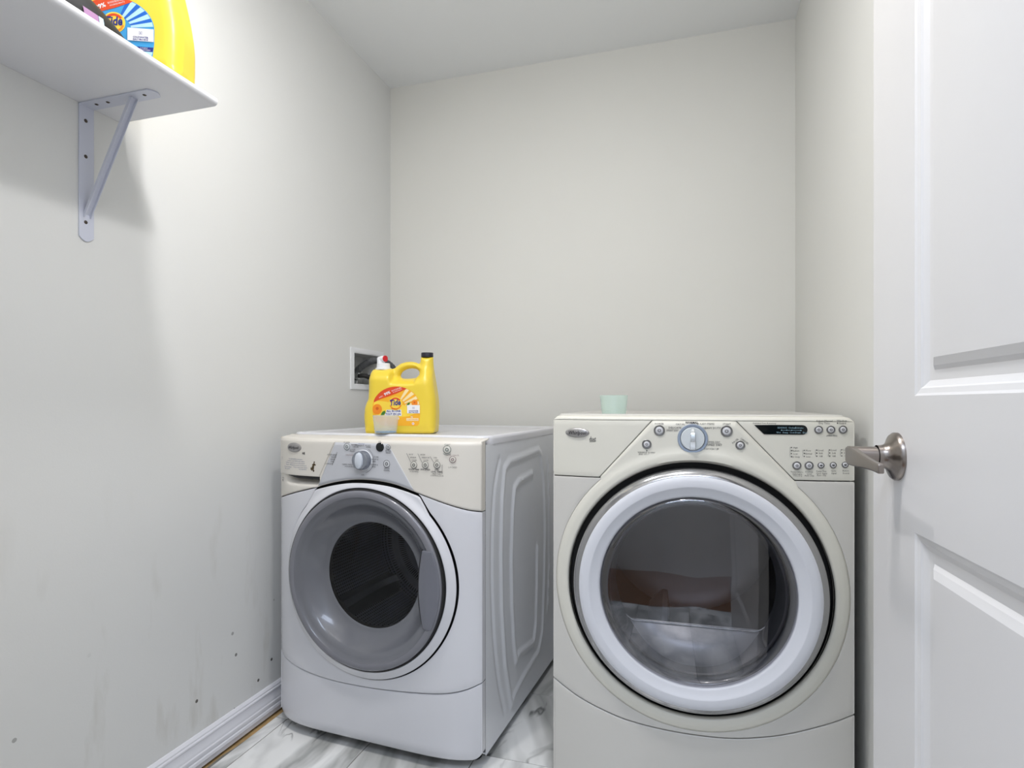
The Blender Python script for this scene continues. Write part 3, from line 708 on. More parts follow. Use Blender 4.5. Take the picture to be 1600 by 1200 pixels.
    T('START', 0.2555, 0.8876, 0.0042, 1); T('PAUSE / CANCEL', 0.2703, 0.8595, 0.0032, 3); T('LOCKED', 0.2708, 0.8268, 0.0042)
    T('HE', -0.2183, 0.8505, 0.0065, bold=0.03)
    for (x, z, r, mi) in [(-0.0623, 0.8746, 0.0102, 1), (0.0756, 0.8769, 0.0075, 0), (0.0706, 0.8302, 0.0108, 0), (0.1569, 0.8302, 0.0100, 0), (0.192, 0.8314, 0.0100, 0), (0.2265, 0.8325, 0.0100, 0), (0.255, 0.8745, 0.0112, 1), (0.2703, 0.848, 0.0092, 3)]:
        ring2d(m, x, z, r, r - 0.0011, Yt, mi); ring2d(m, x, z, r * 0.42, r * 0.26, Yp, mi, 14)
    ring2d(m, 0.255, 0.8745, 0.0150, 0.0138, Yt, 1, a0=R(225), a1=R(315))
    ring2d(m, kx, kz, 0.0365, 0.0357, Yt, 0, a0=R(-75), a1=R(60))
    # care text on the drawer
    Yd = lambda x, z: FW(x) - 0.0031
    for k, (s, x, z, w_) in enumerate([('Use only High Efficiency detergent', -0.253, 0.8322, 0.060), ('powder or liquid HE for this washer', -0.252, 0.8262, 0.076), ('Utiliser seulement un detergent', -0.256, 0.8202, 0.084), ('haute efficacite pour la laveuse', -0.252, 0.8142, 0.090), ('Do not open drawer', -0.288, 0.8072, 0.036), ('Ne pas ouvrir le tiroir durant', -0.232, 0.8082, 0.056), ('the cycle', -0.291, 0.8015, 0.026), ('le programme', -0.222, 0.8030, 0.030)]):
        put_text(m, s, x, z, 0.0034, Yd, 2, wid=w_)
    line2d(m, -0.322, 0.836, -0.325, 0.826, 0.0008, Yd, 2)
    put_text(m, '120v', -0.3225, 0.7700, 0.0045, lambda x, z: FW(x) - 0.0004, 0); poly2d(m, [(-0.3265, 0.7650), (-0.3195, 0.7650), (-0.323, 0.7575)], lambda x, z: FW(x) - 0.0004, 0)
    tag(m.build('panel_lettering', [INK, INKG, INKB, INKR], W, flat=True), kind='stuff')
make_washer()

# ------------------------------------------------------------ dryer
DA = math.atan2(1.464 - 1.447, 0.3614 + 0.3244)
dryer = empty('clothes_dryer', ((-0.3244 + 0.3614) / 2, (1.447 + 1.464) / 2, 0), DA, label='larger off-white front-load clothes dryer with white ring door and smoked window, beside the open door', cat='clothes dryer')
DKT = [(-0.3415, 0.304), (-0.31, 0.286), (-0.27, 0.266), (-0.21, 0.245), (-0.156, 0.231), (-0.08, 0.2215), (0.0, 0.2185), (0.08, 0.2225), (0.156, 0.2365), (0.21, 0.252), (0.27, 0.274), (0.31, 0.290), (0.3415, 0.305)]
DK = lambda x: cinterp(DKT, x)
def FD(x, z=0): return -0.020 * (1 - min(1, abs(x / 0.343)) ** 4)
DC = (0.0, 0.562)
def make_dryer():
    D = dryer
    m = MB(); m.box(-0.3415, -0.3385, 0.022, 0.775, 0.03, 0.945); m.box(0.3385, 0.3415, 0.022, 0.775, 0.03, 0.945); m.box(-0.3385, 0.3385, 0.772, 0.775, 0.03, 0.945); m.box(-0.3385, 0.3385, 0.03, 0.772, 0.03, 0.034)
    m.build('cabinet', DENAM, D)
    zt = 0.9690
    m = MB(); st = [(0, -0.024), (0, -0.006), (0.002, 0.0), (0.006, 0.003), (0.012, 0.0035), (0.020, 0.0035), (0.028, -0.0005), (0.034, -0.002), (0.060, -0.0025)]
    x0, x1, y0, y1 = -0.3432, 0.3432, 0.045, 0.778; N = 6
    def rect(o, z):
        pts = []; r = 0.02 + max(0, 0.02 - o)
        for cx, cy, a0 in [(x1 - o - r, y1 - o - r, 0), (x0 + o + r, y1 - o - r, 90), (x0 + o + r, y0 + o + r, 180), (x1 - o - r, y0 + o + r, 270)]:
            for k in range(N + 1):
                a = R(a0 + 90 * k / N); pts.append((cx + r * math.cos(a), cy + r * math.sin(a), zt + z))
        return pts
    rr = [rect(o, z) for o, z in st]; n = len(rr[0]); v = [p for q in rr for p in q]; f = []
    for i in range(len(rr) - 1):
        for k in range(n): f.append((i * n + k, i * n + (k + 1) % n, (i + 1) * n + (k + 1) % n, (i + 1) * n + k))
    f.append(tuple((len(rr) - 1) * n + k for k in range(n))); f.append(tuple(range(n)))
    MB().add(v, f).build('top_panel', DENAM, D)
    # rolled cap along the top of the console
    v = []; xs = [-0.342 + 0.684 * k / 80 for k in range(81)]
    for x in xs:
        dz = -0.010 * max(0, (abs(x) - 0.327) / 0.015) ** 2
        col = [(x, FD(x), 0.9585)] + [(x, FD(x) + 0.010 * (1 - math.cos(R(a))), 0.9585 + (0.010 + dz) * math.sin(R(a))) for a in (18, 36, 54, 72, 90)] + [(x, 0.015, 0.9690 + dz), (x, 0.050, 0.9692 + dz)]
        v += col
    n = 8; f = [(i * n + k, (i + 1) * n + k, (i + 1) * n + k + 1, i * n + k + 1) for i in range(80) for k in range(n - 1)]
    o = MB().add(v, f).build('console_cap', DCREAM, D, recalc=False); md = o.modifiers.new('s', 'SOLIDIFY'); md.thickness = 0.003; md.offset = -1
    for s in (-1, 1):
        for nm, mt, z0, z1 in (('console_side', DCREAM, 0.828, 0.955), ('front_panel_side', DENAM, 0.307, 0.822), ('kick_panel_side', DENAM, 0.034, 0.302)):
            MB().box(min(s * 0.3385, s * 0.3415), max(s * 0.3385, s * 0.3415), -0.001, 0.0205, z0, z1).build(nm, mt, D)
    ZT = 0.9580; RO = 0.3335
    lx = lambda z: -0.2235 + (z - 0.8175) / (0.9632 - 0.8175) * (0.2235 - 0.0926)
    rx = lambda z: 0.2155 - (z - 0.8255) / (0.9674 - 0.8255) * (0.2155 - 0.0834)
    nA = 40
    def band(xa, xb, z): return [(xa + (xb - xa) * k / nA, z) for k in range(nA + 1)]
    ruled(band(-0.3412, lx(0.8185) - 0.0012, 0.8185), band(-0.3412, lx(ZT) - 0.0012, ZT), 10, FD).build('console_wing', DCREAM, D, solid=0.006, fronty=True, bevel=0.001)
    ruled(band(rx(0.8265) + 0.0012, 0.3412, 0.8265), band(rx(ZT) + 0.0012, 0.3412, ZT), 10, FD).build('console_wing', DCREAM, D, solid=0.006, fronty=True, bevel=0.001)
    # fascia: cream ring with the middle of the console
    def ins_f(x, z):
        if z > ZT: return False
        if z > 0.8175 and lx(z) + 0.0008 < x < rx(z) - 0.0008: return True
        return math.hypot(x, z - DC[1]) < RO and z < 0.82
    al = math.atan2(0.8175 - DC[1], -0.2235) % (2 * math.pi); ar = math.atan2(0.8255 - DC[1], 0.2155)
    tl = math.atan2(ZT - DC[1], lx(ZT)); tr = math.atan2(ZT - DC[1], rx(ZT))
    th = sorted([2 * math.pi * k / 240 for k in range(240)] + [al - 0.002, al + 0.002, ar - 0.002, ar + 0.002, tl, tr, tl + 0.001, tr - 0.001])
    def YF_(x, z):
        r = math.hypot(x, z - DC[1]); h = smooth(0.333, 0.318, r) if r > 0.2 else 0
        y = FD(x) - 0.0045 * h
        if r < 0.306: y += 0.010 * ((0.306 - r) / 0.008) ** 2
        return y
    I = [(0.2985 * math.cos(t), DC[1] + 0.2985 * math.sin(t)) for t in th]; O = [rayhit(DC, t, ins_f) for t in th]
    ts = [0, 0.06, 0.12, 0.18, 0.24, 0.32, 0.42, 0.55, 0.7, 0.85, 1.0]
    ruled(I, O, 10, YF_, closed=True, ts=ts).build('fascia', DCREAM, D, solid=0.006, fronty=True, ang=50)
    # body skin below
    def ins_b(x, z): return abs(x) < 0.3412 and z > DK(max(-0.3415, min(0.3415, x))) + 0.0015 and z < (0.8160 if x < 0 else 0.8240)
    def ins_c(x, z): return math.hypot(x, z - DC[1]) < RO + 0.0006
    th2 = sorted([2 * math.pi * k / 200 for k in range(200)] + [math.atan2(z - DC[1], x) % (2 * math.pi) for x, z in [(0.3412, 0.824), (-0.3412, 0.816), (0.3412, DK(0.3415)), (-0.3412, DK(-0.3415))]])
    I = []; O = []
    for t in th2:
        o_ = rayhit(DC, t, ins_b); i_ = rayhit(DC, t, ins_c)
        if math.hypot(o_[0], o_[1] - DC[1]) < math.hypot(i_[0], i_[1] - DC[1]): i_ = o_
        I.append(i_); O.append(o_)
    ruled(I, O, 6, FD, closed=True, minw=0.0008).build('front_panel', DENAM, D, solid=0.005, fronty=True, bevel=0.0012)
    nA = 90; xs = [-0.3412 + 0.6824 * k / nA for k in range(nA + 1)]
    ruled([(x, 0.03) for x in xs], [(x, DK(x) - 0.0018) for x in xs], 14, lambda x, z: FD(x) + 0.001).build('kick_panel', DENAM, D, solid=0.012, fronty=True, bevel=0.003, bseg=3)
    for sx in (-1, 1):
        for y in (0.06, 0.72):
            MB().tube([(sx * 0.29, y, 0), (sx * 0.29, y, 0.032)], 0.02, 16).build('foot', BLACK, D)
    MB().lathe([(0.2995, -0.014), (0.2985, 0.012), (0.265, 0.014), (0.22, 0.014)], c=(0, 0, DC[1]), n=96).build('door_recess', BLACK, D)
    # door
    dr = bpy.data.objects.new('door', None); C.objects.link(dr); dr.parent = D; dr['label'] = 'round white ring door with smoked window'
    cz = DC[1]
    MB().lathe([(0.278, 0.006), (0.2845, 0.002), (0.2852, -0.028), (0.2842, -0.036), (0.2810, -0.0415), (0.2700, -0.0490), (0.2685, -0.0492)], c=(0, 0, cz), n=160).build('door_trim', SILVER, dr)
    MB().lathe([(0.2690, -0.0490), (0.2670, -0.0515), (0.258, -0.0535), (0.2455, -0.0545), (0.2435, -0.0540), (0.2415, -0.0520), (0.226, -0.0470), (0.2215, -0.0450), (0.2190, -0.0400), (0.2185, -0.020)], c=(0, 0, cz), n=160).build('door_ring', DRING, dr, ang=60)
    MB().lathe([(0.2190, -0.0380), (0.2185, -0.0420), (0.214, -0.0455), (0.2085, -0.0470), (0.1990, -0.0478), (0.10, -0.0515), (0.0001, -0.0525)], c=(0, 0, cz), n=128).build('door_glass', GLD, dr, ang=60, fronty=True)
    MB().lathe([(0.2185, -0.034), (0.212, -0.030), (0.208, -0.018), (0.207, 0.0)], c=(0, 0, cz), n=96).build('inner_bezel', SMOKE, dr)
    MB().lathe([(0.207, -0.012), (0.2045, -0.018), (0.201, -0.019), (0.198, -0.016), (0.197, 0.0), (0.194, 0.035), (0.190, 0.060)], c=(0, 0, cz), n=96).build('inner_bowl', BEZEL, dr)
    m = MB(); 
    for k in range(12):
        a0, a1 = R(155 + 4.6 * k), R(155 + 4.6 * (k + 1))
        P = lambda a, r, y: (r * math.cos(a), y, cz + r * math.sin(a))
        m.add([P(a0, 0.2165, -0.036), P(a1, 0.2165, -0.036), P(a1, 0.200, -0.036), P(a0, 0.200, -0.036), P(a0, 0.2165, -0.02), P(a1, 0.2165, -0.02), P(a1, 0.200, -0.02), P(a0, 0.200, -0.02)], [(0, 1, 2, 3), (3, 2, 6, 7), (0, 4, 5, 1)])
    m.build('hinge_cover', BLACK, dr)
    # bulkhead with the drum opening, lint cover below
    op = []; n = 96
    def opening(t):
        x, z = 0.200 * math.cos(t), 0.200 * math.sin(t)
        zl = -0.112
        if z < zl: 
            k = zl / z; x2 = x * k
            z = zl; x = x2 if abs(x2) < 0.165 else math.copysign(0.165, x2)
        return (x, cz + z)
    th = [2 * math.pi * k / n for k in range(n)]
    ruled([opening(t) for t in th], [(0.240 * math.cos(t), cz + 0.240 * math.sin(t)) for t in th], 3, lambda x, z: 0.062, closed=True)  .build('bulkhead', LINT, D, fronty=True, solid=0.004)
    ruled([(-0.165 + 0.33 * k / 40, cz - 0.114) for k in range(41)], [(-0.125 + 0.25 * k / 40, cz - 0.195) for k in range(41)], 12, lambda x, z: 0.055 - 0.045 * math.sin(math.pi * min(1, max(0, (cz - 0.114 - z) / 0.081)) * 0.62) * (1 - (x / 0.17) ** 2)).build('lint_cover', LINT, D, fronty=True)
    m = MB(); pts = []
    for k in range(-24, 25):
        u = k / 24; x = 0.188 * u; pts.append((x, 0.052, cz - 0.1125 + 0.048 * max(0, (abs(u) - 0.72) / 0.28) ** 2.2))
    m.tube(pts, 0.0016, 8).build('opening_lip', CHROME, D)
    MB().lathe([(0.205, 0.064), (0.262, 0.085), (0.268, 0.12), (0.268, 0.60), (0.22, 0.63), (0.0001, 0.63)], c=(0, 0, cz + 0.01), n=72).build('drum', STEEL, D)
    for a in (10, 130, 250):
        m = MB(); secs = []
        for k in range(9):
            t = k / 8; y = 0.11 + 0.45 * t; h = 0.06; wd = 0.13
            P = lambda ang, r: (r * math.cos(ang), y, cz + 0.01 + r * math.sin(ang))
            secs.append([P(R(a) - wd, 0.267), P(R(a) - wd * 0.3, 0.267 - h), P(R(a) + wd * 0.3, 0.267 - h), P(R(a) + wd, 0.267)])
        v = [p for s in secs for p in s]; f = [(4 * k + c, 4 * k + c + 1, 4 * k + 5 + c, 4 * k + 4 + c) for k in range(8) for c in range(3)] + [(0, 1, 2, 3), (32, 33, 34, 35)]
        m.add(v, f).build('drum_baffle', WHITEP, D)
    # badge
    bx = -0.279
    b = MB().lathe([(0.0001, -0.0046), (0.0085, -0.0042), (0.0108, -0.0030), (0.0122, -0.0005), (0.0122, 0.002)], c=(bx, 0, 0.9268), sx=2.5, n=56)
    for i, p in enumerate(b.v): b.v[i] = (p[0], p[1] + FD(p[0]) - 0.0005, p[2])
    b.build('logo_badge', BADGE, D)
    m = MB(); put_text(m, 'Whirlpool', bx, 0.9262, 0.0095, lambda x, z: FD(x) - 0.0056, shear=0.25, bold=0.012, wid=0.045); m.build('logo_lettering', INK, D)
    # dial
    kx, kz = -0.0043, 0.9165; kn = bpy.data.objects.new('program_dial', None); C.objects.link(kn); kn.parent = D; y0 = FD(0)
    MB().lathe([(0.0345, 0.002), (0.0345, -0.002), (0.0330, -0.0035), (0.0285, -0.0030), (0.0275, -0.001)], c=(kx, y0, kz), n=56).build('dial_ring', mat('dial_blue_chrome', srgb(165, 178, 198), 0.2, 0.55), kn)
    MB().lathe([(0.0270, 0.0), (0.0270, -0.007), (0.0255, -0.0095), (0.0001, -0.0100)], c=(kx, y0, kz), n=56).build('dial_face', mat('dial_face_plastic', srgb(206, 212, 216), 0.25), kn)
    secs = []
    for (z, hw, pr_) in [(kz - 0.0255, 0.0068, 0.010), (kz - 0.010, 0.0064, 0.017), (kz - 0.002, 0.006, 0.024), (kz + 0.006, 0.0055, 0.024), (kz + 0.018, 0.0045, 0.020), (kz + 0.0255, 0.0028, 0.013)]:
        secs.append([(kx - hw, y0 - 0.0095, z), (kx - hw * 0.9, y0 - pr_, z), (kx + hw * 0.9, y0 - pr_, z), (kx + hw, y0 - 0.0095, z)])
    v = [p for s in secs for p in s]; f = [(4 * k + c, 4 * k + c + 1, 4 * k + 5 + c, 4 * k + 4 + c) for k in range(5) for c in range(3)] + [(0, 1, 2, 3), (20, 21, 22, 23)]
    MB().add(v, f).build('dial_grip', CHROME, kn, bevel=0.0008, bseg=2)
    # display
    Yd = lambda x, z: FD(x) - 0.0012
    m = MB(); arc = [(0.2322 + 0.0108 * math.cos(R(a)), 0.9398 + 0.0108 * math.sin(R(a))) for a in range(-90, 91, 15)]
    arc = [(0.1517, 0.929), (0.178, 0.929), (0.205, 0.929)] + arc + [(0.205, 0.9506), (0.178, 0.9506), (0.1306, 0.9500)]
    poly2d(m, arc, Yd); m.build('display', LCD, D, fronty=True)
    # buttons
    RIMM = mat('button_ring_dark', srgb(112, 112, 112), 0.3, 0.3); CAP = mat('button_cap', srgb(210, 210, 214), 0.25)
    bl = [(-0.0803, 0.935, 0.0088, 0.0130), (-0.1097, 0.9015, 0.0068, 0.0112), (0.071, 0.9353, 0.0090, 0.0132), (0.1006, 0.9032, 0.0068, 0.0105),
          (0.2663, 0.9404, 0.0062, 0.0092), (0.2918, 0.9406, 0.0062, 0.0092), (0.3172, 0.9411, 0.0062, 0.0092), (0.2207, 0.8592, 0.0064, 0.0096), (0.2463, 0.8598, 0.0064, 0.0096), (0.2712, 0.8607, 0.0052, 0.0072), (0.2967, 0.8615, 0.0052, 0.0072), (0.3218, 0.8625, 0.0052, 0.0072)]
    for x, z, r0, r1 in bl:
        def bend(mb):
            for i, p in enumerate(mb.v): mb.v[i] = (p[0], p[1] + FD(p[0]), p[2])
            return mb
        bt = bend(MB().lathe([(0.0001, -0.0032), (r0 * 0.8, -0.0032), (r0, -0.0022), (r0, 0.001)], c=(x, 0, z), n=28)).build('button', CAP, D)
        bend(MB().lathe([(r1, 0.001), (r1, -0.0018), (r1 - 0.001, -0.0026), (r0 + 0.0006, -0.0020), (r0 + 0.0004, 0.001)], c=(x, 0, z), n=28)).build('button_ring', RIMM, bt)
    # lettering
    m = MB(); Yt = lambda x, z: FD(x) - 0.0006; Yi = lambda x, z: FD(x) - 0.0036; Yl = lambda x, z: FD(x) - 0.0016
    T = lambda s, x, z, h=0.0042, mi=0, **k: put_text(m, s, x, z, h, Yt, mi, **k)
    T('POWER', -0.0806, 0.9507); T('NORMAL', -0.006, 0.954, 0.0048, bold=0.03); T('CASUAL', -0.0320, 0.950); T('DELICATE', -0.0445, 0.9415, 0.0046); T('SMART DRY', -0.0505, 0.9345, 0.0036)
    T('BULKY ITEMS', 0.0250, 0.9512, 0.0046); T('HEAVY DUTY', 0.0385, 0.9416, 0.0046); T('SPEED DRY', 0.0436, 0.9090, 0.0038); T('TIMED DRY', 0.0436, 0.9021, 0.0048); T('TOUCH UP', 0.0375, 0.8926, 0.0046)
    line2d(m, -0.064, 0.9375, -0.036, 0.9375, 0.0005, Yt); line2d(m, 0.032, 0.9058, 0.060, 0.9058, 0.0005, Yt)
    T('START', 0.0714, 0.9512); T('PAUSE', 0.0900, 0.9120, 0.0040, rot=R(40)); T('CANCEL', 0.1100, 0.9125, 0.0040, rot=R(-38))
    T('WRINKLE GUARD', -0.1105, 0.8815, 0.0036); T('END OF CYCLE', -0.1105, 0.8769, 0.0036)
    T('Estimated Time Remaining', 0.1525, 0.9540, 0.0032)
    T('Adjust Manual', 0.2783, 0.9600); T('Dry Time', 0.2783, 0.9548); T('(MINUTES)', 0.2939, 0.9270, 0.0034); T('Window', 0.3149, 0.9606); T('Guard', 0.3160, 0.9552)
    for x, zs_, ws in [(0.2095, (0.8997, 0.8928, 0.8859, 0.879), ('High', 'Medium', 'Low', 'Air Only')), (0.2363, (0.8936, 0.8867, 0.8801), ('More', 'Normal', 'Less')), (0.2625, (0.8946, 0.8878, 0.8810), ('Loud', 'Soft', 'Off')), (0.2896, (0.8953, 0.8885, 0.8816), ('Loud', 'Soft', 'Off')), (0.3147, (0.8959, 0.8891, 0.8822), ('Loud', 'Soft', 'Off'))]:
        for z, s in zip(zs_, ws):
            ring2d(m, x, z, 0.0001, 0.0013, Yt, 0, 12); T(s, x + 0.0085, z - 0.0004, 0.0036)
        line2d(m, x - 0.0028, zs_[0] + 0.001, x - 0.0028, zs_[-1] - 0.001, 0.0004, Yt)
    ring2d(m, 0.3058, 0.9554, 0.0001, 0.0015, Yt, 0, 12); ring2d(m, -0.1097, 0.8861, 0.0001, 0.0014, Yt, 0, 12)
    for s, x, z in [('Temperature', 0.2207, 0.8446), ('Adjustable', 0.2219, 0.8398), ('Time Dry', 0.2225, 0.8360), ('Dryness', 0.2466, 0.8453), ('Level', 0.2469, 0.8407), ('Auto only', 0.2469, 0.8368), ('Damp Dry', 0.2718, 0.8471), ('Cycle Signal', 0.2724, 0.8422), ('Auto only', 0.2724, 0.8380), ('Cycle', 0.2976, 0.8482), ('Signal', 0.2982, 0.843), ('Button', 0.3231, 0.849), ('Sounds', 0.3237, 0.8434)]:
        T(s, x, z, 0.0034)
    put_text(m, 'duet', -0.2406, 0.9114, 0.0125, Yt, 0, bold=0.012, shear=0.1, wid=0.0165)
    line2d(m, -0.248, 0.9040, -0.233, 0.9055, 0.0009, Yt)
    TL = lambda s, x, z, h: put_text(m, s, x, z, h, Yl, 1)
    TL('SENSING  Clothes', 0.1993, 0.9441, 0.0036); TL('Estimate', 0.2255, 0.9443, 0.0036); TL('Wet   Damp  Cool Down   Done', 0.2110, 0.9334, 0.0034)
    line2d(m, 0.1885, 0.9385, 0.231, 0.9388, 0.0006, Yl, 1)
    for x in (0.1885, 0.1995, 0.210, 0.229): ring2d(m, x, 0.9387, 0.0001, 0.0012, Yl, 1, 10)
    for x, z, r0, r1 in bl:
        ring2d(m, x, z, r0 * 0.45, r0 * 0.28, Yi, 0, 12, a0=R(120), a1=R(420))
        if r0 < 0.006: line2d(m, x - r0 * 0.5, z, x + r0 * 0.5, z, 0.0018, Yi)
        else: line2d(m, x, z, x, z + r0 * 0.5, 0.0008, Yi)
    tag(m.build('panel_lettering', [INK, LCDT], D, flat=True), kind='stuff')
make_dryer()

# ------------------------------------------------------------ wall shelf, bracket
shelf = empty('wall_shelf', (XL, 0.65, 1.667), label='white wall shelf with rounded front edge and one white steel bracket', cat='shelf')
v = []; f = []; pr = [(0.0, 0.0), (0.274, 0.0)] + [(0.274 + 0.0095 * math.cos(R(a)), 0.0095 + 0.0095 * math.sin(R(a))) for a in range(-75, 90, 15)] + [(0.274, 0.019), (0, 0.019)]
n = len(pr)
for y in (-0.40, 0.412):
    for (x, z) in pr: v.append((x, y, z))
f = [(k, (k + 1) % n, n + (k + 1) % n, n + k) for k in range(n)] + [tuple(range(n)), tuple(range(2 * n - 1, n - 1, -1))]
MB().add(v, f).build('board', SHELF, shelf, bevel=0.0012)
br = bpy.data.objects.new('shelf_bracket', None); C.objects.link(br); br.parent = shelf; br.location = (0, 0.976 - 0.65, 0); br.empty_display_size = 0.1
def strip(length, wd, th, vertical):
    v = []; N = 10; out = [(-wd / 2, 0), (wd / 2, 0)]
    pts = [(-wd / 2, 0.0), (wd / 2, 0.0)] + [(wd / 2 - (wd) * k / N, length - 0.010 + 0.010 * math.sin(math.pi * k / N)) for k in range(N + 1)]
    for t in (0, th):
        for (a, b) in pts: v.append((t, a, -b) if vertical else (b, a, -t))
    n = len(pts)
    return MB().add(v, [tuple(range(n)), tuple(range(2 * n - 1, n - 1, -1))] + [(k, (k + 1) % n, n + (k + 1) % n, n + k) for k in range(n)])
p1 = strip(0.305, 0.034, 0.003, True).build('wall_plate', BRACK, br, bevel=0.0006)
p2 = strip(0.205, 0.034, 0.003, False).build('shelf_plate', BRACK, br, bevel=0.0006)
# channel-shaped diagonal brace
a, b = Vector((0.003, 0, -0.250)), Vector((0.140, 0, -0.003)); d = (b - a).normalized(); nrm = Vector((d.z, 0, -d.x))
m = MB(); v = []
for P, wd in ((a, 0.016), (b, 0.016)):
    for (s, q) in [(-wd / 2, 0.004), (-wd / 2, -0.004), (wd / 2, -0.004), (wd / 2, 0.004), (wd / 2 - 0.0015, 0.004), (wd / 2 - 0.0015, -0.0025), (-wd / 2 + 0.0015, -0.0025), (-wd / 2 + 0.0015, 0.004)]:
        v.append(tuple(P + nrm * q + Vector((0, s, 0))))
m.add(v, [(k, (k + 1) % 8, 8 + (k + 1) % 8, 8 + k) for k in range(8)]).build('brace', BRACK, br, bevel=0.0005)
for z in (-0.035, -0.115, -0.262): MB().lathe([(0.0001, 0.0046), (0.003, 0.0042), (0.0042, 0.003)], c=(0, -0.002, z), axis='x', n=16).build('screw', SCREW, br)
for x in (0.035, 0.068, 0.172): MB().lathe([(0.0001, -0.0046), (0.0028, -0.0042), (0.004, -0.003)], c=(x, -0.002, 0), axis='z', n=16).build('screw', SCREW, br)

# ------------------------------------------------------------ detergent jugs
S_ = 0.000305
def jug_mesh():
    outl = [(370, 1042), (352, 1000), (343, 930), (341, 860), (346, 790), (362, 735), (384, 690), (389, 600), (391, 480), (398, 420), (415, 384), (450, 376), (560, 374), (630, 374), (652, 352), (700, 318), (760, 300), (820, 298), (870, 308), (903, 330),
            (908, 290), (916, 246), (1042, 246), (1046, 330), (1052, 420), (1060, 510), (1074, 600), (1086, 680), (1091, 760), (1091, 880), (1087, 980), (1075, 1036), (1045, 1045), (700, 1046), (400, 1045)]
    hole = [(698, 452), (706, 420), (735, 390), (780, 372), (830, 367), (875, 378), (902, 400), (908, 425), (897, 455), (860, 468), (800, 475), (740, 476), (708, 470)]
    cv = lambda P: [((x - 729) * S_, (1045 - y) * S_) for x, y in P]
    cu = bpy.data.curves.new('j', 'CURVE'); cu.dimensions = '2D'; cu.fill_mode = 'BOTH'; cu.extrude = 0.030; cu.bevel_depth = 0.026; cu.bevel_resolution = 4; cu.offset = -0.026
    for P, ins in ((cv(outl), 0), (cv(hole), 1)):
        sp = cu.splines.new('POLY'); sp.points.add(len(P) - 1); sp.use_cyclic_u = True
        for k, (x, z) in enumerate(P): sp.points[k].co = (x, z, 0, 1)
    # plain prism first (no bevel), rounded by remesh and smoothing
    cu.bevel_depth = 0; cu.offset = 0; cu.extrude = 0.055
    ob = bpy.data.objects.new('j', cu); C.objects.link(ob)
    me = bpy.data.meshes.new_from_object(ob.evaluated_get(bpy.context.evaluated_depsgraph_get()))
    bpy.data.objects.remove(ob)
    ob = bpy.data.objects.new('j', me); C.objects.link(ob)
    bm = bmesh.new(); bm.from_mesh(me); bmesh.ops.remove_doubles(bm, verts=bm.verts, dist=1e-5); bmesh.ops.recalc_face_normals(bm, faces=bm.faces); bm.to_mesh(me); bm.free()
    md = ob.modifiers.new('r', 'REMESH'); md.mode = 'VOXEL'; md.voxel_size = 0.0028
    bpy.context.view_layer.update()
    m2 = bpy.data.meshes.new_from_object(ob.evaluated_get(bpy.context.evaluated_depsgraph_get()))
    bpy.data.objects.remove(ob)
    # stand it up and shape the thickness
    O = cv(outl) ; H_ = cv(hole)
    def dist(p, L):
        best = 9
        for k in range(len(L)):
            ax, az = L[k]; bx, bz = L[(k + 1) % len(L)]; dx, dz = bx - ax, bz - az; q = dx * dx + dz * dz
            t = max(0, min(1, ((p[0] - ax) * dx + (p[1] - az) * dz) / q)); best = min(best, math.hypot(p[0] - ax - dx * t, p[1] - az - dz * t))
        return best
    for vtx in m2.vertices:
        x, z, y = vtx.co.x, vtx.co.y, vtx.co.z
        d = min(dist((x, z), O), dist((x, z), H_))
        # target half thickness at this place
        T = 0.056
        if z > 0.150:
            k = smooth(0.150, 0.215, z)
            if x > 0.045: T = 0.056 + (0.022 - 0.056) * smooth(0.150, 0.235, z)
            elif x > -0.03: T = 0.056 + (0.019 - 0.056) * smooth(0.150, 0.185, z)
            else: T = 0.056 + (0.038 - 0.056) * smooth(0.165, 0.205, z)
        rad = min(0.028, T * 0.95)
        if z < 0.02: rad_b = min(rad, 0.010 + z)
        else: rad_b = rad
        e = min(d, rad_b)
        half = T - rad_b + math.sqrt(max(0, rad_b * rad_b - (rad_b - e) ** 2))
        vtx.co = (x, max(-1, min(1, y / 0.055)) * half, z)
    bm = bmesh.new(); bm.from_mesh(m2)
    for _ in range(4): bmesh.ops.smooth_vert(bm, verts=bm.verts, factor=0.5, use_axis_x=True, use_axis_y=True, use_axis_z=True)
    bmesh.ops.recalc_face_normals(bm, faces=bm.faces); bm.to_mesh(m2); bm.free()
    m2.polygons.foreach_set('use_smooth', [True] * len(m2.polygons))
    return m2
JM = jug_mesh(); JM.materials.append(YEL)
LM = dict(base=mat('label_orange', srgb(246, 178, 38), 0.4), red=mat('label_red', srgb(222, 74, 28), 0.4), ray=mat('label_pale', srgb(250, 226, 170), 0.4), fruit=mat('label_fruit', srgb(240, 140, 30), 0.4),
          leaf=mat('label_leaf', srgb(60, 120, 40), 0.4), navy=mat('label_navy', srgb(28, 42, 130), 0.4), white=mat('label_white', srgb(240, 240, 244), 0.4), yellow=mat('label_yellow', srgb(250, 214, 70), 0.4),
          blue=mat('label_blue', srgb(58, 158, 220), 0.4), dblue=mat('label_deep_blue', srgb(20, 100, 200), 0.4), lblue=mat('label_pale_blue', srgb(178, 220, 244), 0.4), dark=mat('label_core', srgb(212, 96, 20), 0.4))
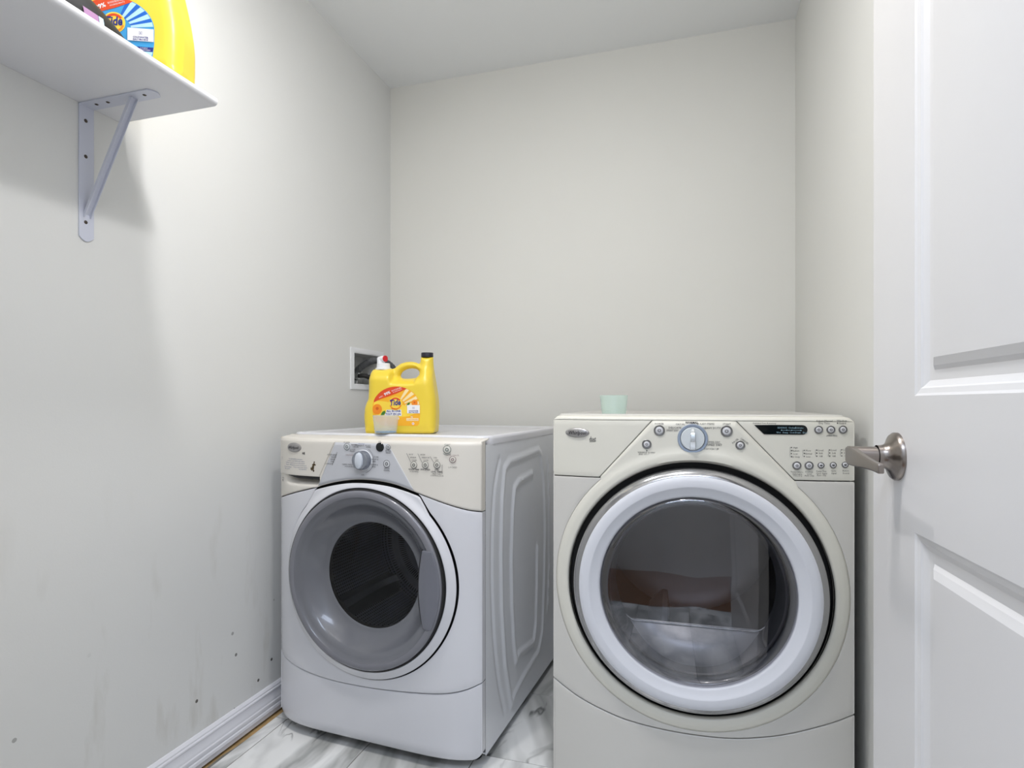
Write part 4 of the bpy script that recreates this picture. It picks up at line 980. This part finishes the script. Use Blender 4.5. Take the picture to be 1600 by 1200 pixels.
def jug(loc, rz, blue, label):
    t = empty('detergent_jug', loc, rz, label=label, cat='detergent jug')
    b = bpy.data.objects.new('bottle', JM); C.objects.link(b); b.parent = t
    X = lambda zx: (zx - 729) * S_
    Z = lambda zy: (1045 - zy) * S_
    # neck cap
    MB().lathe([(0.0001, Z(205)), (0.0185, Z(205)), (0.0192, Z(210)), (0.0192, Z(250)), (0.018, Z(252))], c=(X(979), 0, 0), axis='z', n=32).build('cap', NAVYCAP, t)
    # dispenser tap
    MB().lathe([(0.0255, Z(384)), (0.0255, Z(366)), (0.0215, Z(362)), (0.0205, Z(318)), (0.0185, Z(314)), (0.0001, Z(314))], c=(X(515), 0, 0), axis='z', n=32).build('spout_collar', WHITEP, t)
    MB().tube([(X(490), 0, Z(318)), (X(486), 0, Z(262)), (X(486), 0, Z(248))], [0.0125, 0.0115, 0.009], 20).build('tap', WHITEP, t)
    m = MB(); m.tube([(X(480), 0.0, Z(272)), (X(520), -0.006, Z(268)), (X(538), -0.009, Z(267))], [0.0095, 0.0105, 0.0105], 20); m.build('tap_nozzle', WHITEP, t)
    m = MB(); m.tube([(X(536), -0.0085, Z(267)), (X(549), -0.0105, Z(267))], [0.0102, 0.0098], 20); m.build('tap_button', REDP, t)
    # label
    keys = ['base', 'red', 'ray', 'fruit', 'leaf', 'navy', 'white', 'yellow', 'blue', 'dblue', 'lblue', 'dark']; ix = {k: i for i, k in enumerate(keys)}
    lay = lambda k: (lambda x, z: -0.0563 - 0.00022 * k)
    m = MB(); base = 'blue' if blue else 'base'
    cx, cz, rx_, rz_ = -0.0095, 0.083, 0.0745, 0.0640
    def edge(a):
        x, z = cx + rx_ * math.cos(a), cz + rz_ * math.sin(a)
        return x, z
    low = [(cx - rx_, cz), (-0.0835, 0.062), (-0.076, 0.045), (-0.060, 0.028), (-0.05, 0.0255), (0.056, 0.0250), (0.0615, 0.030), (0.0645, 0.055)]
    outline = low + [edge(math.pi * k / 30) for k in range(31)][:-1]
    poly2d(m, outline, lay(0), ix[base])
    # sun rays from the middle
    o = (-0.012, 0.083)
    for k, (a0, a1) in enumerate([(8, 17), (24, 33), (40, 50), (57, 66)]):
        p0, p1 = edge(R(a0)), edge(R(a1)); q = lambda p, t_: (o[0] + (p[0] - o[0]) * t_, o[1] + (p[1] - o[1]) * t_)
        poly2d(m, [q(p0, 0.42), q(p0, 0.98), q(p1, 0.98), q(p1, 0.42)], lay(1), ix['lblue' if blue else 'ray'])
        if blue:
            p0, p1 = edge(R(a0 + 9)), edge(R(a1 + 7)); poly2d(m, [q(p0, 0.42), q(p0, 0.98), q(p1, 0.98), q(p1, 0.42)], lay(1), ix['dblue'])
    # lower glow
    poly2d(m, [(-0.084, 0.075), (-0.07, 0.055), (-0.02, 0.05), (0.03, 0.055), (0.063, 0.070), (0.0646, 0.083), (0.02, 0.088), (-0.04, 0.100), (-0.078, 0.104)], lay(0.5), ix['blue' if blue else 'yellow'])
    # red crescent upper left
    top = [edge(R(a)) for a in range(64, 163, 7)]
    bot = [(-0.080, 0.098), (-0.060, 0.108), (-0.035, 0.116), (-0.010, 0.125), (0.020, 0.1385)]
    poly2d(m, top[::1] + bot, lay(2), ix['red'])
    put_text(m, '99%', -0.038, 0.1255, 0.0085, lay(3), ix['white'], rot=R(24), bold=0.03, res=2)
    put_text(m, 'AVEC', -0.0575, 0.1150, 0.004, lay(3), ix['white'], rot=R(28)); put_text(m, 'BIODEGRADABLE', -0.009, 0.1385, 0.0042, lay(3), ix['white'], rot=R(20), wid=0.032); put_text(m, 'INGREDIENTS', -0.006, 0.1335, 0.003, lay(3), ix['white'], rot=R(20), wid=0.030)
    # round emblem behind the name
    ring2d(m, -0.0120, 0.0945, 0.0001, 0.0215, lay(3), ix['yellow'], 32)
    ring2d(m, -0.0120, 0.0945, 0.0185, 0.0135, lay(4), ix['red'], 28, a0=R(35), a1=R(165)); ring2d(m, -0.0120, 0.0945, 0.0195, 0.0155, lay(4), ix['fruit'], 28, a0=R(200), a1=R(345))
    put_text(m, 'Tide', -0.0135, 0.0965, 0.0175, lay(5), ix['navy'], bold=0.03, shear=0.15, wid=0.0335, res=3, rot=R(4))
    put_text(m, 'SIMPLY', -0.0150, 0.0778, 0.0036, lay(5), ix['red'], bold=0.02, wid=0.020)
    if not blue:
        for (x, z, s, w_) in [('', 0, 0, 0)]: pass
        poly2d(m, [(-0.043, 0.0640), (0.006, 0.0645), (0.006, 0.0755), (-0.040, 0.0750)], lay(2), ix['white'])
        poly2d(m, [(-0.045, 0.0560), (0.007, 0.0560), (0.007, 0.0665), (-0.045, 0.0660)], lay(2.2), ix['white'])
        put_text(m, 'ALL IN ONE', -0.018, 0.0705, 0.0062, lay(4), ix['navy'], bold=0.03, wid=0.044, res=2); put_text(m, 'TOUT EN UN', -0.0195, 0.0612, 0.0062, lay(4), ix['navy'], bold=0.03, wid=0.048, res=2)
        for (x, z, r) in [(-0.0695, 0.0765, 0.0150), (0.0475, 0.0960, 0.0095)]:
            pts = []
            for k in range(28):
                a = 2 * math.pi * k / 28; X_, Z_ = x + r * math.cos(a), z + r * 1.08 * math.sin(a)
                if x < 0: X_ = max(X_, -0.0838)
                else:
                    lim = cx + rx_ * math.sqrt(max(0, 1 - max(0, (Z_ - cz) / rz_) ** 2)); X_ = min(X_, lim - 0.0005)
                pts.append((X_, Z_))
            poly2d(m, pts, lay(3), ix['fruit']); ring2d(m, x, z + r * 0.15, 0.0001, r * 0.32, lay(4), ix['dark'], 18)
        for (x, z, s) in [(-0.0515, 0.0640, 1.0), (0.0275, 0.0925, 0.7)]:
            poly2d(m, [(x - 0.007 * s, z - 0.007 * s), (x + 0.002 * s, z - 0.007 * s), (x + 0.008 * s, z + 0.001), (x + 0.007 * s, z + 0.008 * s), (x, z + 0.006 * s), (x - 0.005 * s, z)], lay(4), ix['leaf'])
        ring2d(m, -0.0045, 0.0480, 0.0001, 0.0040, lay(3), ix['white'], 18)
        put_text(m, '76', 0.039, 0.0520, 0.0048, lay(3), ix['white'], bold=0.02); poly2d(m, [(0.022, 0.0405), (0.060, 0.0405), (0.060, 0.0490), (0.022, 0.0490)], lay(2), ix['ray']); put_text(m, 'LOADS BRASSEES', 0.041, 0.0448, 0.0030, lay(4), ix['red'], wid=0.033)
        ring2d(m, 0.0430, 0.0320, 0.0001, 0.0038, lay(3), ix['white'], 16); ring2d(m, 0.0430, 0.0320, 0.0001, 0.0016, lay(4), ix['red'], 10)
        by, bz0 = 0.0638, 0.0890
        q = [(0.0245, 0.0640), (0.0640, 0.0640), (0.0640, 0.0895), (0.0245, 0.0895)]
    else:
        poly2d(m, [(-0.04, 0.0395), (0.0620, 0.0395), (0.0632, 0.0485), (-0.04, 0.0485)], lay(3), ix['navy']); put_text(m, '70', 0.0235, 0.0440, 0.0068, lay(4), ix['white'], bold=0.04); put_text(m, 'LOADS', 0.0450, 0.0458, 0.0026, lay(4), ix['white'], wid=0.014); put_text(m, 'BRASSEES', 0.0475, 0.0420, 0.0026, lay(4), ix['white'], wid=0.020)
        poly2d(m, [(-0.04, 0.0280), (0.0590, 0.0280), (0.0618, 0.0390), (-0.04, 0.0390)], lay(3), ix['lblue'])
        q = [(0.0135, 0.0600), (0.0640, 0.0600), (0.0640, 0.0860), (0.0135, 0.0860)]
    poly2d(m, q, lay(5), ix['white']); xc_ = (q[0][0] + q[1][0]) / 2; zc_ = q[0][1]
    ring2d(m, xc_, zc_ + 0.0165, 0.0045, 0.0039, lay(6), ix['navy'], 4, a0=R(45), a1=R(405)); ring2d(m, xc_, zc_ + 0.0165, 0.0001, 0.0012, lay(6), ix['navy'], 8)
    put_text(m, 'COLDWATER', xc_, zc_ + 0.0075, 0.0036, lay(6), ix['navy'], bold=0.03, wid=0.030, res=1); put_text(m, 'EAU FROIDE', xc_, zc_ + 0.0028, 0.0032, lay(6), ix['navy'], bold=0.03, wid=0.029)
    m.build('label_print', [LM[k] for k in keys], t, flat=True, recalc=False)
    return t
# local washer -> world
def wpt(x, y, z): 
    c, s = math.cos(WA), math.sin(WA); return (washer.location.x + x * c - y * s, washer.location.y + x * s + y * c, z)
TOPW = 0.9047
# jug on the washer faces the camera
jug((-0.866, 1.684, TOPW), R(14), False, 'yellow detergent jug with orange fruit label standing on the washing machine')
jug((-1.136, 0.966, 1.6865), R(24), True, 'yellow detergent jug with blue sunburst label on the wall shelf')

# ------------------------------------------------------------ measuring cups
def cup(loc, m_, label, liquid):
    t = empty('measuring_cup', loc, 0, label=label, cat='cup', group=None)
    MB().lathe([(0.0001, 0.0025), (0.030, 0.0025), (0.0315, 0.004), (0.0375, 0.0545), (0.0385, 0.055), (0.0392, 0.0545), (0.0330, 0.0010), (0.0315, 0.0002), (0.0001, 0.0002)], axis='z', n=48).build('cup_body', m_, t)
    MB().lathe([(0.0340 + 0.0004, 0.012), (0.0350, 0.0135), (0.0347, 0.015)], axis='z', n=48).build('measuring_line', m_, t)
    if liquid: MB().lathe([(0.0001, 0.0030), (0.0302, 0.0030), (0.0309, 0.0075), (0.0001, 0.0075)], axis='z', n=40).build('blue_liquid', BLUEL, t)
cup((-0.8705, 1.577, 0.9087), CUPW, 'clear measuring cup with a little blue detergent, in front of the yellow jug', True)
cup((-0.1935, 1.640, 0.9670), CUPG, 'pale green frosted measuring cup standing on the clothes dryer', False)

# ------------------------------------------------------------ black pouch on the shelf
t = empty('black_pouch', (-1.152, 0.64, 1.6862), 0, label='black glossy pouch lying on the shelf beside the blue-labelled jug', cat='pouch')
m = MB(); secs = []; N = 24; NJ = 26
for k in range(N + 1):
    u = k / N; y = -0.24 + 0.455 * u
    e = math.sqrt(max(0.0, 1 - (max(0, (u - 0.72) / 0.28)) ** 2.4)); e = max(e, 0.06)
    w_ = 0.117 * (0.86 + 0.14 * e); ring = []
    for j in range(NJ + 1):
        q = -1 + 2 * j / NJ; x_ = math.sin(q * math.pi / 2)
        ring.append((w_ * x_, y + 0.42 * w_ * x_ * smooth(0.5, 1, u), 0.118 * e * max(0, 1 - x_ * x_) ** 0.55 * (1 + 0.03 * math.sin(7 * u + 5 * x_))))
    secs.append(ring)
n = NJ + 1; v = [p for s_ in secs for p in s_]; f = [(i * n + j, i * n + j + 1, (i + 1) * n + j + 1, (i + 1) * n + j) for i in range(N) for j in range(NJ)] + [(i * n, (i + 1) * n, (i + 1) * n + NJ, i * n + NJ) for i in range(N)] + [tuple(range(n)), tuple(N * n + j for j in range(n))]
m.add(v, f).build('pouch_body', POUCH, t)
def pz(x): return 0.118 * max(0, 1 - (x / 0.117) ** 2) ** 0.55
def strip_(y0, y1, xa, xb, mt, nm):
    v = []; f = []
    for k in range(9):
        x = xa + (xb - xa) * k / 8
        v += [(x + 0.0012, y0, pz(x) + 0.001), (x + 0.0012, y1, pz(x) + 0.001)]
    for k in range(8): f.append((2 * k, 2 * k + 1, 2 * k + 3, 2 * k + 2))
    MB().add(v, f).build(nm, mt, t)
strip_(0.140, 0.168, 0.113, 0.1165, mat('pouch_label_pink', srgb(150, 110, 150), 0.4), 'pouch_label')
strip_(0.169, 0.178, 0.113, 0.1165, LM['lblue'], 'pouch_label_edge')

# ------------------------------------------------------------ laundry outlet box with hoses
t = empty('laundry_outlet_box', (XL, (OY0 + OY1) / 2, OZ0), 0, label='recessed laundry outlet box with white frame in the left wall behind the jug', cat='outlet box')
yc = (OY0 + OY1) / 2
def L(p): return (p[0] - XL, p[1] - yc, p[2] - OZ0)
m = MB()
fy0, fy1, fz0, fz1 = 2.047, 2.310, 1.056, 1.227
def rectp(a, b, c, d, x): return [L((x, a, c)), L((x, b, c)), L((x, b, d)), L((x, a, d))]
rg = [rectp(fy0, fy1, fz0, fz1, XL), rectp(fy0 + .001, fy1 - .001, fz0 + .001, fz1 - .001, XL + 0.005), rectp(OY0 - 0.004, OY1 + 0.004, OZ0 - 0.004, OZ1 + 0.004, XL + 0.007), rectp(OY0 + .001, OY1 - .001, OZ0 + .001, OZ1 - .001, XL + 0.004), rectp(OY0 + .001, OY1 - .001, OZ0 + .001, OZ1 - .001, XL - 0.01)]
for a, b in zip(rg, rg[1:]):
    for k in range(4): m.add([a[k], a[(k + 1) % 4], b[(k + 1) % 4], b[k]], [(0, 1, 2, 3)])
m.build('frame', WHITEP, t, recalc=False)
m = MB(); a = rectp(OY0 + .001, OY1 - .001, OZ0 + .001, OZ1 - .001, XL - 0.002); b = rectp(OY0 + .003, OY1 - .003, OZ0 + .003, OZ1 - .003, XL - 0.085)
for k in range(4): m.add([a[k], a[(k + 1) % 4], b[(k + 1) % 4], b[k]], [(0, 1, 2, 3)])
m.add(b, [(0, 1, 2, 3)]); m.build('box_well', BOXG, t, recalc=False)
for y, in ((2.115,), (2.185,)):
    vl = MB().tube([L((XL - 0.06, y, 1.082)), L((XL - 0.06, y, 1.105)), L((XL - 0.045, y, 1.112)), L((XL - 0.01, y, 1.112))], [0.010, 0.011, 0.011, 0.011], 16).build('valve', CHROME, t)
    MB().lathe([(0.0001, 0.012), (0.013, 0.012), (0.014, 0.009), (0.014, 0.0)], c=L((XL - 0.012, y, 1.112)), axis='x', n=8).build('hose_nut', CHROME, vl)
def hose(name, pts, r, mt, label, rib=False):
    P = [Vector(p) for p in pts]; out = []
    for i in range(len(P) - 1):
        p0 = P[max(i - 1, 0)]; p1 = P[i]; p2 = P[i + 1]; p3 = P[min(i + 2, len(P) - 1)]
        for k in range(24):
            u = k / 24; out.append(0.5 * (2 * p1 + (p2 - p0) * u + (2 * p0 - 5 * p1 + 4 * p2 - p3) * u * u + (-p0 + 3 * p1 - 3 * p2 + p3) * u ** 3))
    out.append(P[-1]); rr = [r * (1 + (0.07 * math.sin(i * 2.1) if rib else 0)) for i in range(len(out))]
    return tag(MB().tube(out, rr, 14).build(name, mt, None), label, 'hose')
hose('drain_hose', [(XL - 0.055, 2.165, 1.100), (XL - 0.045, 2.165, 1.130), (XL - 0.010, 2.180, 1.165), (XL + 0.035, 2.205, 1.182), (XL + 0.072, 2.270, 1.150), (XL + 0.080, 2.325, 1.040), (XL + 0.080, 2.345, 0.80), (XL + 0.080, 2.345, 0.20)], 0.0145, HOSE, 'dark grey drain hose arching out of the outlet box', True)
hose('supply_hose', [(XL + 0.000, 2.115, 1.112), (XL + 0.03, 2.125, 1.110), (XL + 0.075, 2.19, 1.075), (XL + 0.085, 2.28, 0.97), (XL + 0.075, 2.335, 0.80), (XL + 0.075, 2.352, 0.30)], 0.009, BLACK, 'black rubber supply hose from the left valve of the outlet box')
hose('supply_hose', [(XL + 0.000, 2.185, 1.112), (XL + 0.03, 2.195, 1.105), (XL + 0.05, 2.25, 1.05), (XL + 0.045, 2.31, 0.93), (XL + 0.04, 2.345, 0.75), (XL + 0.04, 2.352, 0.30)], 0.009, BLACK, 'black rubber supply hose from the right valve, nearest the corner')
